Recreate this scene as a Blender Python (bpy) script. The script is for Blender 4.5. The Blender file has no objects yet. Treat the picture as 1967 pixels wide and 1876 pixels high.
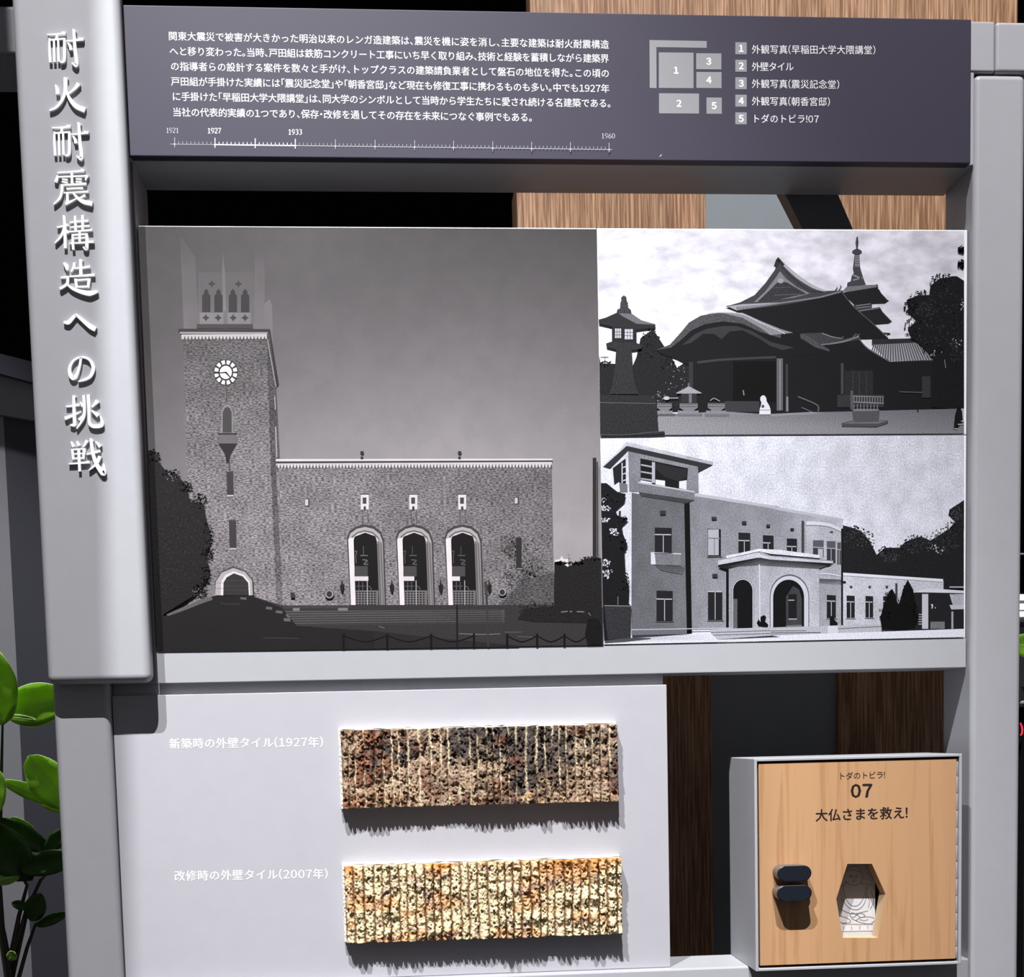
import bpy, bmesh, math, random
import numpy as np
from mathutils import Vector, Matrix
random.seed(7); np.random.seed(7)
SC = bpy.context.scene
COL = SC.collection
M = .001                                     # working unit is the millimetre

# ---------------------------------------------------------------- camera
FPX, CX, CY = 2604.611, 1002.291, 1637.502
ROT = np.array([0.0855629, -0.02633900, 0.0764751])
CAM = np.array([-94.3595, -1119.5417, -202.3815])
_t = np.linalg.norm(ROT); _k = ROT / _t
_K = np.array([[0, -_k[2], _k[1]], [_k[2], 0, -_k[0]], [-_k[1], _k[0], 0]])
R3 = np.eye(3) + math.sin(_t) * _K + (1 - math.cos(_t)) * _K @ _K
cam_d = bpy.data.cameras.new('camera'); cam = bpy.data.objects.new('camera', cam_d); COL.objects.link(cam)
cam_d.sensor_fit = 'HORIZONTAL'; cam_d.sensor_width = 36; cam_d.lens = FPX / 1967 * 36
cam_d.shift_x = (983.5 - CX) / 1967; cam_d.shift_y = (CY - 938) / 1967
cam_d.clip_start = .05; cam_d.clip_end = 50
m4 = Matrix.Identity(4)
for i in range(3):
    m4[i][0] = R3[0][i]; m4[i][1] = R3[2][i]; m4[i][2] = -R3[1][i]; m4[i][3] = CAM[i] * M
cam.matrix_world = m4
SC.camera = cam

def at(u, v, y=0.0):
    """point (mm) of the plane y=const seen at pixel u, v of the photograph"""
    d = R3.T @ np.array([(u - CX) / FPX, 1.0, -(v - CY) / FPX])
    s = (y - CAM[1]) / d[1]
    p = CAM + d * s
    return float(p[0]), float(p[2])

# ---------------------------------------------------------------- world, exposure, lamps
SC.view_settings.view_transform = 'Standard'; SC.view_settings.look = 'None'
SC.view_settings.gamma = 1; SC.view_settings.use_curve_mapping = False
SC.view_settings.exposure = 0.0
w = bpy.data.worlds.new('world'); SC.world = w; w.use_nodes = True
w.node_tree.nodes['Background'].inputs[0].default_value = (.95, .93, 1.0, 1)
w.node_tree.nodes['Background'].inputs[1].default_value = .12

def spot(name, loc, aim, watts, size, blend, radius, colour=(1, 1, 1)):
    l = bpy.data.lights.new(name, 'SPOT'); l.energy = watts; l.spot_size = math.radians(size)
    l.spot_blend = blend; l.shadow_soft_size = radius; l.color = colour
    o = bpy.data.objects.new(name, l); COL.objects.link(o)
    o.location = loc
    o.rotation_euler = (Vector(aim) - Vector(loc)).to_track_quat('-Z', 'Y').to_euler()
    return o
LA = Vector((-.27, -2.30, 3.6)); LB = Vector((-.75, -1.6, 2.4)); LC = Vector((-1.0, .06, 1.5))
AIM_A = Vector((-.17, 0, -.02)); AIM_B = Vector((-.08, 0, -.12)); AIM_C = Vector((-.5, .20, -.32))
spot('spot_lamp', LA, AIM_A, 1350, 30, .3, .0010, (1.0, .985, 1.0))
spot('spot_lamp', LB, AIM_B, 650, 19.5, .9, .0012, (.97, .985, 1.0))
LD = Vector((-.55, .75, .9)); AIM_D = Vector((-.43, .15, -.25))
spot('spot_lamp', LD, AIM_D, 190, 14, .5, .01, (1, .98, .92))  # unseen lamp added behind the stand to brighten the plant
spot('spot_lamp', LC, AIM_C, 260, 24, .5, .02, (1, .98, .95))  # unseen lamp added on the left to brighten the counter

# ---------------------------------------------------------------- helpers
def lin(c):
    c = np.asarray(c, float) / 255
    return np.where(c <= .04045, c / 12.92, ((c + .055) / 1.055) ** 2.4)

def mat(name, rgb, rough=.5, spec=.4, noise=0, nscale=(60, 60, 60), bump=0, bscale=400, metallic=0, coat=0):
    m = bpy.data.materials.new(name); m.use_nodes = True
    nt = m.node_tree; b = nt.nodes['Principled BSDF']
    b.inputs['Roughness'].default_value = rough; b.inputs['Specular IOR Level'].default_value = spec
    b.inputs['Metallic'].default_value = metallic; b.inputs['Coat Weight'].default_value = coat
    tc = nt.nodes.new('ShaderNodeTexCoord')
    mp = nt.nodes.new('ShaderNodeMapping'); nt.links.new(tc.outputs['Object'], mp.inputs[0])
    mp.inputs['Scale'].default_value = nscale
    nz = nt.nodes.new('ShaderNodeTexNoise'); nz.inputs['Scale'].default_value = 1; nz.inputs['Detail'].default_value = 4
    nt.links.new(mp.outputs[0], nz.inputs['Vector'])
    mr = nt.nodes.new('ShaderNodeMapRange'); nt.links.new(nz.outputs['Fac'], mr.inputs['Value'])
    mr.inputs['From Min'].default_value = .3; mr.inputs['From Max'].default_value = .7
    mr.inputs['To Min'].default_value = 1 - max(noise, .015); mr.inputs['To Max'].default_value = 1 + max(noise, .015)
    mx = nt.nodes.new('ShaderNodeVectorMath'); mx.operation = 'SCALE'
    mx.inputs[0].default_value = rgb[:3]; nt.links.new(mr.outputs[0], mx.inputs['Scale'])
    nt.links.new(mx.outputs[0], b.inputs['Base Color'])
    if bump:
        n2 = nt.nodes.new('ShaderNodeTexNoise'); n2.inputs['Scale'].default_value = bscale
        nt.links.new(tc.outputs['Object'], n2.inputs['Vector'])
        bp = nt.nodes.new('ShaderNodeBump'); bp.inputs['Strength'].default_value = bump; bp.inputs['Distance'].default_value = .0005
        nt.links.new(n2.outputs['Fac'], bp.inputs['Height']); nt.links.new(bp.outputs[0], b.inputs['Normal'])
    return m

def tone_mat(name, amp, scale, rough=.45, spec=.3, lo=.35, hi=.65, detail=5, amp2=0, scale2=(8, 8, 8), bump=0, bias=0):
    """reads the flat colour of each printed shape from the mesh and adds the grain of the print"""
    m = bpy.data.materials.new(name); m.use_nodes = True
    nt = m.node_tree; b = nt.nodes['Principled BSDF']
    b.inputs['Roughness'].default_value = rough; b.inputs['Specular IOR Level'].default_value = spec
    at_ = nt.nodes.new('ShaderNodeAttribute'); at_.attribute_name = 'tone'
    tc = nt.nodes.new('ShaderNodeTexCoord')
    def layer(scl, a, off):
        mp = nt.nodes.new('ShaderNodeMapping'); nt.links.new(tc.outputs['Object'], mp.inputs[0])
        mp.inputs['Scale'].default_value = scl; mp.inputs['Location'].default_value = (off, off, off)
        nz = nt.nodes.new('ShaderNodeTexNoise'); nz.inputs['Scale'].default_value = 1; nz.inputs['Detail'].default_value = detail
        nt.links.new(mp.outputs[0], nz.inputs['Vector'])
        mr = nt.nodes.new('ShaderNodeMapRange'); nt.links.new(nz.outputs['Fac'], mr.inputs['Value'])
        mr.inputs['From Min'].default_value = lo; mr.inputs['From Max'].default_value = hi
        mr.inputs['To Min'].default_value = 1 - a + bias * a; mr.inputs['To Max'].default_value = 1 + a + bias * a
        return mr.outputs[0], nz
    f, nz = layer(scale, amp, 0)
    if amp2:
        g, _ = layer(scale2, amp2, 3.3)
        mu = nt.nodes.new('ShaderNodeMath'); mu.operation = 'MULTIPLY'
        nt.links.new(f, mu.inputs[0]); nt.links.new(g, mu.inputs[1]); f = mu.outputs[0]
    mx = nt.nodes.new('ShaderNodeVectorMath'); mx.operation = 'SCALE'
    nt.links.new(at_.outputs['Color'], mx.inputs[0]); nt.links.new(f, mx.inputs['Scale'])
    mn = nt.nodes.new('ShaderNodeVectorMath'); mn.operation = 'MINIMUM'; mn.inputs[1].default_value = (.93, .93, .95)
    nt.links.new(mx.outputs[0], mn.inputs[0])
    nt.links.new(mn.outputs[0], b.inputs['Base Color'])
    if bump:
        bp = nt.nodes.new('ShaderNodeBump'); bp.inputs['Strength'].default_value = bump; bp.inputs['Distance'].default_value = .001
        nt.links.new(nz.outputs['Fac'], bp.inputs['Height']); nt.links.new(bp.outputs[0], b.inputs['Normal'])
    return m

def wood_mat(name, light, dark, xs, zs, ring=.35, rough=.5, lo=.42, hi=.62, axis='X'):
    m = bpy.data.materials.new(name); m.use_nodes = True
    nt = m.node_tree; b = nt.nodes['Principled BSDF']
    b.inputs['Roughness'].default_value = rough; b.inputs['Specular IOR Level'].default_value = .3
    tc = nt.nodes.new('ShaderNodeTexCoord')
    def nz(sc, dist, det=6):
        mp = nt.nodes.new('ShaderNodeMapping'); nt.links.new(tc.outputs['Object'], mp.inputs[0]); mp.inputs['Scale'].default_value = sc
        n = nt.nodes.new('ShaderNodeTexNoise'); n.inputs['Scale'].default_value = 1; n.inputs['Detail'].default_value = det
        n.inputs['Distortion'].default_value = dist
        nt.links.new(mp.outputs[0], n.inputs['Vector']); return n
    n1 = nz((xs, xs, zs), .6); n2 = nz((xs * .16, xs * .16, zs * .35), .3, 3)
    cr = nt.nodes.new('ShaderNodeValToRGB'); nt.links.new(n1.outputs['Fac'], cr.inputs[0])
    cr.color_ramp.elements[0].position = lo; cr.color_ramp.elements[1].position = hi
    cr.color_ramp.elements[0].color = (*dark, 1); cr.color_ramp.elements[1].color = (*light, 1)
    mr = nt.nodes.new('ShaderNodeMapRange'); nt.links.new(n2.outputs['Fac'], mr.inputs['Value'])
    mr.inputs['From Min'].default_value = .35; mr.inputs['From Max'].default_value = .65
    mr.inputs['To Min'].default_value = 1 - ring; mr.inputs['To Max'].default_value = 1 + ring
    mx = nt.nodes.new('ShaderNodeVectorMath'); mx.operation = 'SCALE'
    nt.links.new(cr.outputs[0], mx.inputs[0]); nt.links.new(mr.outputs[0], mx.inputs['Scale'])
    nt.links.new(mx.outputs[0], b.inputs['Base Color'])
    return m

MT = {}
MT['grey_paint'] = mat('satin_grey_paint', (0.336, 0.339, 0.360), .42, .35, .01, bump=.03, bscale=900)
MT['white_board'] = mat('pale_lilac_board', (0.372, 0.366, 0.396), .6, .25, .012)
MT['slate_print'] = mat('slate_purple_print', (.034, .0295, .048), .5, .25, .04, (4, 4, 4))
MT['white_ink'] = mat('white_ink', (.66, .66, .67), .6, .2)
MT['dim_ink'] = mat('pale_grey_ink', (0.330, 0.324, 0.360), .6, .2)
MT['legend_grey'] = mat('grey_legend_ink', (0.222, 0.222, 0.234), .6, .2)
MT['dark_ink'] = mat('dark_brown_ink', (.016, .011, .010), .6, .2)
MT['letter'] = mat('white_raised_letter_paint', (.9, .9, .9), .45, .3)
MT['paper_edge'] = mat('white_panel_core', (.70, .70, .72), .6, .2)
MT['black'] = mat('black_void', (.004, .0045, .007), .9, .05)
MT['gap'] = mat('black_gap_lining', (.01, .008, .008), .8, .1)
MT['navy'] = mat('navy_lacquer', (0.007, 0.010, 0.016), .4, .3)
MT['clear_tan'] = mat('smoky_handle_side', (0.108, 0.090, 0.078), .35, .4)
MT['steel'] = mat('satin_hinge_steel', (.55, .56, .6), .38, .5, metallic=.5)
MT['oak'] = wood_mat('oak_veneer', (.43, .262, .155), (.19, .092, .044), 520, 16, .10)
MT['maple'] = wood_mat('maple_veneer', (.43, .245, .125), (.33, .17, .075), 190, 7, .05, lo=.28, hi=.5)
MT['maple_core'] = mat('pale_cut_wood', (0.492, 0.336, 0.198), .55, .2, .05, (300, 300, 40))
MT['recess_grey'] = mat('blue_grey_recess_paint', (0.198, 0.222, 0.240), .55, .3)
MT['slate_steel'] = mat('dark_slate_steel', (.085, .09, .11), .5, .4)
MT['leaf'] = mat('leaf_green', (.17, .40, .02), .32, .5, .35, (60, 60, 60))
MT['leaf_shaded'] = mat('shaded_leaf_green', (.03, .08, .01), .35, .4, .3, (60, 60, 60))  # leaf green with the shade of the lower leaves put in
MT['leaf_edge'] = mat('pale_leaf_vein', (.40, .52, .20), .5, .3)
MT['stem'] = mat('dark_stem', (.018, .02, .012), .5, .3)
MT['pot'] = mat('charcoal_pot', (.05, .05, .055), .6, .3)
MT['soil'] = mat('potting_soil', (.03, .02, .014), .9, .1, .4, (200, 200, 200), .8)
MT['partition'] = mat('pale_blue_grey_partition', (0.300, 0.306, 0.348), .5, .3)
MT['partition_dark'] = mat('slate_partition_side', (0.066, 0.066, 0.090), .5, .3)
MT['floor'] = mat('dark_floor_tile', (.05, .048, .05), .5, .3, .15, (5, 5, 5))
MT['card'] = mat('white_card', (0.516, 0.516, 0.528), .7, .2)
MT['line'] = mat('grey_pencil_line', (.10, .085, .09), .7, .1)
MT['mortar'] = mat('white_mortar', (.68, .66, .61), .85, .1, .06, (200, 200, 200), .4)
MT['appliance'] = mat('black_appliance_shell', (0.017, 0.015, 0.016), .35, .4)
MT['lamp_black'] = mat('black_lamp_housing', (.02, .02, .02), .5, .3)
def emit_mat(name, rgb, s):
    m = mat(name, rgb); b = m.node_tree.nodes['Principled BSDF']
    b.inputs['Emission Color'].default_value = (*rgb, 1); b.inputs['Emission Strength'].default_value = s
    return m
MT['red_led'] = emit_mat('red_display', (.9, .02, .05), .8)
MT['tube'] = emit_mat('glowing_white', (1, .98, .95), 1.6)  # white strips that glow by themselves
for k in ('leaf', 'leaf_shaded'):                 # thin leaves let light through
    nt = MT[k].node_tree; pb = nt.nodes['Principled BSDF']; out = nt.nodes['Material Output']
    tr = nt.nodes.new('ShaderNodeBsdfTranslucent'); tr.inputs[0].default_value = (.27, .45, .02, 1) if k == 'leaf' else (.03, .07, .01, 1)
    mx = nt.nodes.new('ShaderNodeMixShader'); mx.inputs[0].default_value = .4
    nt.links.new(pb.outputs[0], mx.inputs[1]); nt.links.new(tr.outputs[0], mx.inputs[2]); nt.links.new(mx.outputs[0], out.inputs[0])

def link(o, parent=None):
    COL.objects.link(o)
    if parent is not None: o.parent = parent
    return o

def obj(name, bm, m, parent=None, smooth=False):
    me = bpy.data.meshes.new(name); bm.to_mesh(me); bm.free()
    for mm in (m if isinstance(m, (list, tuple)) else [m]): me.materials.append(MT[mm] if isinstance(mm, str) else mm)
    o = bpy.data.objects.new(name, me)
    if smooth:
        for p in me.polygons: p.use_smooth = True
        md = o.modifiers.new('normals', 'WEIGHTED_NORMAL'); md.keep_sharp = True; md.weight = 90
    return link(o, parent)

def mesh_obj(name, V, F, m, parent=None, smooth=False):
    me = bpy.data.meshes.new(name); me.from_pydata([(a * M, b_ * M, c * M) for a, b_, c in V], [], F); me.update()
    for mm in (m if isinstance(m, (list, tuple)) else [m]): me.materials.append(MT[mm] if isinstance(mm, str) else mm)
    o = bpy.data.objects.new(name, me)
    if smooth:
        for p in me.polygons: p.use_smooth = True
    return link(o, parent)

def box(bm, x0, x1, y0, y1, z0, z1, bev=0, seg=2):
    r = bmesh.ops.create_cube(bm, size=1)
    vs = r['verts']
    for v in vs:
        v.co = Vector(((x0 + x1) / 2 + v.co.x * (x1 - x0), (y0 + y1) / 2 + v.co.y * (y1 - y0), (z0 + z1) / 2 + v.co.z * (z1 - z0))) * M
    if bev:
        es = list({e for v in vs for e in v.link_edges})
        bmesh.ops.bevel(bm, geom=es, offset=bev * M, segments=seg, profile=.5, affect='EDGES', clamp_overlap=True)
    return bm

def bx(name, x0, x1, y0, y1, z0, z1, m, parent=None, bev=0, seg=2, smooth=False):
    return obj(name, box(bmesh.new(), x0, x1, y0, y1, z0, z1, bev, seg), m, parent, smooth)

def thing(name, label, cat, loc=(0, 0, 0), group=None):
    o = bpy.data.objects.new(name, None); COL.objects.link(o); o.empty_display_size = .02
    o['label'] = label; o['category'] = cat
    if group: o['group'] = group
    return o

def tag(o, label, cat, group=None):
    o['label'] = label; o['category'] = cat
    if group: o['group'] = group
    return o

def struct(o):
    o['kind'] = 'structure'; return o

def ribbon(pts, ws):
    """outline of a stroke with changing width, pixel space"""
    p = np.array(pts, float); n = len(p)
    ws = np.array(ws if hasattr(ws, '__len__') else [ws] * n, float)
    if n > 2:                                     # smooth by Catmull-Rom
        q = []; wq = []
        for i in range(n - 1):
            p0, p1, p2, p3 = p[max(i - 1, 0)], p[i], p[i + 1], p[min(i + 2, n - 1)]
            for t in np.linspace(0, 1, 5)[:-1]:
                q.append(.5 * ((2 * p1) + (-p0 + p2) * t + (2 * p0 - 5 * p1 + 4 * p2 - p3) * t * t + (-p0 + 3 * p1 - 3 * p2 + p3) * t ** 3))
                wq.append(ws[i] * (1 - t) + ws[i + 1] * t)
        q.append(p[-1]); wq.append(ws[-1]); p = np.array(q); ws = np.array(wq)
    d = np.gradient(p, axis=0); L = np.hypot(d[:, 0], d[:, 1]) + 1e-9
    nn = np.stack([-d[:, 1] / L, d[:, 0] / L], 1) * ws[:, None] / 2
    return p + nn, p - nn

def strokes_mesh(strokes, y, thick=0):
    """list of (points in px, widths in px) -> verts, faces on plane y, optional thickness towards the viewer"""
    V, F = [], []
    for si, (pts, ws) in enumerate(strokes):
        a, b_ = ribbon(pts, ws); n = len(a); lift = thick + .012 * si
        base = len(V)
        for q in list(a) + list(b_):
            x, z = at(q[0], q[1], y - lift); V.append((x, y - lift, z))
        for i in range(n - 1): F.append((base + i, base + n + i, base + n + i + 1, base + i + 1))
        if thick:
            off = 2 * n
            for k in range(2 * n): x, _, z = V[base + k]; V.append((x, y, z))
            for i in range(n - 1):
                F.append((base + i, base + i + 1, base + off + i + 1, base + off + i))
                F.append((base + n + i + 1, base + n + i, base + off + n + i, base + off + n + i + 1))
            F.append((base, base + off, base + off + n, base + n))
            F.append((base + n - 1, base + 2 * n - 1, base + off + 2 * n - 1, base + off + n - 1))
    return V, F

# ---------------------------------------------------------------- lettering
_fc = bpy.data.curves.new('glyph', 'FONT'); _fo = bpy.data.objects.new('glyph', _fc); COL.objects.link(_fo)
_fc.resolution_u = 2; _gl = {}
def glyph(ch, bold):
    k = (ch, bold)
    if k not in _gl:
        _fc.body = ch; _fc.offset = bold
        dg = bpy.context.evaluated_depsgraph_get(); dg.update()
        me = bpy.data.meshes.new_from_object(_fo.evaluated_get(dg))
        V = np.array([v.co[:2] for v in me.vertices]).reshape(-1, 2); F = [tuple(p.vertices) for p in me.polygons]
        bpy.data.meshes.remove(me); _gl[k] = (V, F)
    return _gl[k]
HALF = {'、': 0, '。': 0, '」': 0, '「': -.5, '・': -.25}
def text_line(name, text, p0, p1, em_px, y, m, parent, bold=.012, justify=True, narrow=1.0):
    """one line of printed words between two pixels (left middle, right middle) of plane y"""
    ax, az = at(*p0, y); bx_, bz = at(*p1, y)
    L = math.hypot(bx_ - ax, bz - az); ux, uz = (bx_ - ax) / L, (bz - az) / L
    e0 = at(p0[0] + em_px, p0[1], y)[0] - ax
    cells = []
    text = ''.join(chr(ord(c) + 0xFEE0) if ' ' < c <= '~' else c for c in text)
    for ch in text:
        V, F = glyph(ch, 0)
        if ord(ch) > 0xFF00:
            x0, x1 = V[:, 0].min(), V[:, 0].max(); wd = max(x1 - x0, .42 if '\uff10' <= ch <= '\uff19' else 0)
            cells.append((ch, wd + .1, (wd + .1 - (x1 - x0)) / 2 - x0, 1))
        elif ch in HALF: cells.append((ch, .5, HALF[ch], 1))
        else: cells.append((ch, 1.0, 0, 1))
    tot = sum(c[1] for c in cells) * e0 * narrow
    gap = (L - tot) / max(1, len(cells) - 1) if justify else 0
    s = 0 if justify else (L - tot) / 2
    VV, FF = [], []
    for ch, adv, off, sc in cells:
        V, F = glyph(ch, 0)
        b = bold
        for q, (ox, oy) in enumerate(((0, 0), (b, 0), (-b, 0), (0, b * .8), (0, -b * .8)) if b else ((0, 0),)):
            base = len(VV)
            for gx, gy in V:
                X = s + (gx + off + ox) * e0 * narrow; Y = (gy - .378 + oy) * e0 * sc + (.03 * e0 if sc > 1 else 0)
                VV.append((ax + ux * X - uz * Y, y - .004 * q, az + uz * X + ux * Y))
            FF += [tuple(base + i for i in f) for f in F]
        s += adv * e0 * narrow + gap
    return mesh_obj(name, VV, FF, m, parent)

# ================================================================ SETTING
FLOOR = -1500
struct(bx('floor', -2600, 2600, -3000, 3000, FLOOR - 40, FLOOR, 'floor'))
struct(bx('wall_back', -2600, 2600, 3000, 3040, FLOOR, 3900, 'black'))  # black colour stands in for the dark space beyond
struct(bx('ceiling', -2600, 2600, -3000, 3040, 3900, 3940, 'black'))

# ================================================================ DISPLAY FRAME
YF, YI = -9, 55                       # front and back of the frame
xl = at(209, 1340, YF)[0]             # right edge of the left post
xr = at(1871, 400, YF)[0]
z_bt = at(1940, 41, YF)[1]; z_bb = at(1940, 139, YF)[1]
x_joint = at(1912, 90, YF)[0]
fr = thing('exhibit_stand', 'satin grey steel frame of posts, beams and shelves that carries the whole exhibit', 'frame')
bx('post', xl - 44, xl, YF, YI, FLOOR, z_bb - 1.2, 'grey_paint', fr, 5, 4, True)
bx('post', xr, xr + 43, YF, YI, FLOOR, z_bb - 1.2, 'grey_paint', fr, 5, 4, True)
bx('top_beam', x_joint + .4, 1300, YF, YI, z_bb, z_bt, 'grey_paint', fr, 3, 3, True)
bx('corner_block', xr - 12, x_joint - .2, YF, YI, z_bb, z_bt, 'grey_paint', fr, 2, 3, True)
zl_t = at(10, 10, YF)[1]; zl_b = at(10, 104, YF)[1]
bx('top_beam', -1300, xl - 30, YF, YI, zl_b, zl_t, 'grey_paint', fr, 3, 3, True)
bx('header_beam', -342, xr, -8, YI, 249.5, z_bt - 8, 'grey_paint', fr, .8)
bx('side_lining', xl + .5, -301, -1, YI, -154, 249, 'grey_paint', fr, .6)
SH_T, SH_B = -130, -154.2
bx('middle_shelf', -300.5, xr - 1, 0, YI, SH_B, SH_T, 'grey_paint', fr, .5, 2)
x_box0, x_box1, z_box1, z_box0 = 178.3, 351.8, -225.8, -400.3
SHELF = z_box0
bx('bottom_shelf', xl + .5, xr - .5, -9, YI, SHELF - 30, SHELF - .1, 'grey_paint', fr, 1.5, 2)

# ================================================================ TITLE BOARD with raised characters
YB = -28
xb0, xb1, zb0 = -380.6, -300.8, -154.2
tb = thing('title_board', 'tall light grey vertical board with raised white title characters, left of the photographs', 'sign')
bx('board', xb0, xb1, YB, YF - .2, zb0, 420, 'grey_paint', tb, 6.5, 5, True)
a5 = lambda x, y: (x / 3.9067, y / 3.9067)
a6 = lambda x, y: (x / 3.753, 450 + y / 3.753)
def tai(dx, dy):
    S = [([(352, 258), (425, 256), (492, 247)], [5, 9, 12]), ([(462, 238), (492, 247)], [4, 14]), ([(428, 258), (424, 280), (413, 300)], [14, 12, 8]),
         ([(370, 285), (372, 380), (378, 467)], [10, 15, 15]), ([(368, 300), (480, 290)], 9), ([(404, 300), (409, 465)], [11, 14]),
         ([(436, 298), (440, 462)], [11, 14]), ([(482, 284), (484, 380), (480, 455), (452, 468)], [12, 18, 16, 4]),
         ([(497, 308), (560, 303), (618, 296)], [6, 9, 12]), ([(590, 283), (626, 297)], [4, 16]), ([(545, 216), (560, 240)], [6, 22]),
         ([(553, 225), (562, 360), (574, 450), (570, 490), (537, 468)], [14, 18, 20, 22, 4]), ([(508, 318), (526, 345), (532, 375)], [6, 17, 18])]
    return [([(x + dx, y + dy) for x, y in p], w_) for p, w_ in S]
T5 = [tai(0, 0),
      [([(415, 634), (428, 665), (432, 705)], [5, 20, 22]), ([(590, 625), (562, 662), (512, 705)], [26, 16, 5]),
       ([(478, 580), (500, 600)], [6, 28]), ([(490, 590), (489, 680), (464, 752), (420, 805), (370, 828)], [22, 20, 17, 14, 8]),
       ([(492, 660), (520, 735), (570, 795), (638, 825)], [8, 18, 28, 30])],
      tai(37, 700),
      [([(430, 1293), (530, 1288), (630, 1279)], [6, 8, 11]), ([(606, 1266), (632, 1280)], [4, 13]), ([(430, 1315), (427, 1340), (416, 1366)], [8, 17, 18]),
       ([(432, 1327), (540, 1322), (655, 1319)], [8, 8, 9]), ([(655, 1314), (640, 1350)], [18, 6]), ([(538, 1288), (540, 1376)], [13, 14]),
       ([(466, 1343), (508, 1350)], [7, 9]), ([(463, 1361), (505, 1369)], [7, 9]), ([(568, 1341), (612, 1344)], [7, 9]), ([(568, 1360), (612, 1366)], [7, 9]),
       ([(455, 1388), (550, 1383), (648, 1377)], [8, 8, 12]), ([(466, 1386), (463, 1440), (445, 1490), (402, 1532)], [15, 15, 14, 6]),
       ([(498, 1414), (622, 1408)], 8), ([(478, 1446), (570, 1441), (664, 1436)], [7, 8, 12]),
       ([(505, 1444), (503, 1520)], [14, 14]), ([(490, 1530), (530, 1512), (572, 1490)], [16, 12, 5]),
       ([(548, 1444), (580, 1482), (625, 1512), (692, 1528)], [10, 16, 24, 26]), ([(640, 1462), (595, 1486)], [13, 6])],
      [([(426, 1704), (468, 1697), (512, 1686)], [7, 10, 12]), ([(475, 1612), (482, 1640)], [6, 20]), ([(482, 1620), (487, 1740), (490, 1862)], [15, 18, 17]),
       ([(484, 1702), (458, 1770), (412, 1822)], [16, 14, 6]), ([(494, 1722), (516, 1748)], [8, 18]),
       ([(523, 1668), (592, 1660), (664, 1655)], [7, 8, 11]), ([(526, 1703), (600, 1697), (672, 1692)], [6, 8, 9]), ([(514, 1738), (600, 1731), (692, 1724)], [7, 8, 12]),
       ([(562, 1618), (568, 1738)], [12, 14]), ([(620, 1612), (618, 1732)], [16, 13]), ([(544, 1755), (546, 1820), (550, 1872)], [11, 14, 15]),
       ([(544, 1762), (645, 1754)], 8), ([(648, 1750), (652, 1800), (648, 1866), (622, 1850)], [13, 18, 20, 5]), ([(548, 1786), (645, 1781)], 7),
       ([(520, 1826), (610, 1820), (704, 1812)], [6, 9, 13]), ([(597, 1735), (598, 1822)], [12, 13])]]
T6 = [[([(536, 202), (530, 235), (512, 268)], [15, 14, 6]), ([(535, 243), (590, 240), (648, 230)], [8, 9, 13]), ([(572, 178), (588, 196)], [5, 22]),
       ([(580, 184), (582, 295)], [15, 18]), ([(496, 303), (590, 297), (682, 291)], [7, 9, 14]), ([(542, 318), (553, 384)], [13, 14]),
       ([(546, 330), (640, 322)], 9), ([(642, 316), (634, 382)], [18, 13]), ([(552, 378), (634, 374)], 9),
       ([(458, 203), (478, 225), (484, 256)], [8, 24, 14]), ([(436, 311), (492, 307)], [8, 13]), ([(488, 306), (485, 350), (464, 372), (430, 392)], [14, 15, 15, 14]),
       ([(478, 352), (520, 388), (590, 414), (648, 424), (704, 410)], [8, 15, 24, 30, 10])],
      [([(458, 630), (492, 634), (535, 590), (552, 582), (600, 622), (650, 662), (688, 684)], [10, 24, 18, 14, 20, 28, 26])],
      [([(583, 888), (573, 950), (548, 1018), (524, 1036), (504, 1005), (503, 955), (534, 905), (590, 884), (645, 903), (672, 960), (652, 1020), (610, 1046), (562, 1060)],
        [12, 14, 18, 22, 20, 16, 12, 11, 14, 20, 18, 14, 5])],
      [([(474, 1240), (520, 1236), (574, 1226)], [7, 10, 14]), ([(524, 1160), (540, 1176)], [6, 20]), ([(530, 1166), (534, 1300), (536, 1370), (504, 1372)], [14, 18, 20, 5]),
       ([(466, 1326), (520, 1306), (582, 1276)], [20, 14, 5]), ([(602, 1158), (608, 1240), (602, 1320), (552, 1400)], [16, 17, 15, 6]),
       ([(636, 1154), (642, 1290), (646, 1360), (672, 1382), (722, 1380), (737, 1362), (722, 1306)], [18, 17, 17, 20, 20, 16, 4]),
       ([(578, 1206), (598, 1240)], [7, 18]), ([(568, 1338), (602, 1298)], [18, 6]), ([(704, 1198), (662, 1244)], [24, 7]), ([(660, 1268), (708, 1306)], [8, 24])],
      [([(512, 1492), (530, 1530)], [7, 19]), ([(552, 1488), (568, 1522)], [7, 19]), ([(628, 1484), (600, 1532)], [20, 7]), ([(520, 1545), (528, 1622)], [13, 13]),
       ([(520, 1550), (606, 1545)], 8), ([(608, 1540), (600, 1618)], [17, 13]), ([(525, 1582), (602, 1578)], 7), ([(528, 1614), (600, 1611)], 8),
       ([(494, 1654), (570, 1648), (646, 1640)], [6, 10, 14]), ([(566, 1545), (574, 1708)], [15, 15]),
       ([(622, 1584), (675, 1574), (722, 1558)], [7, 10, 13]), ([(650, 1468), (664, 1492)], [6, 20]), ([(656, 1476), (668, 1570), (692, 1650), (742, 1722), (752, 1700), (745, 1650)], [16, 18, 21, 28, 16, 4]),
       ([(720, 1598), (694, 1652), (640, 1700)], [20, 15, 5]), ([(690, 1492), (722, 1530)], [7, 20])]]
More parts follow.
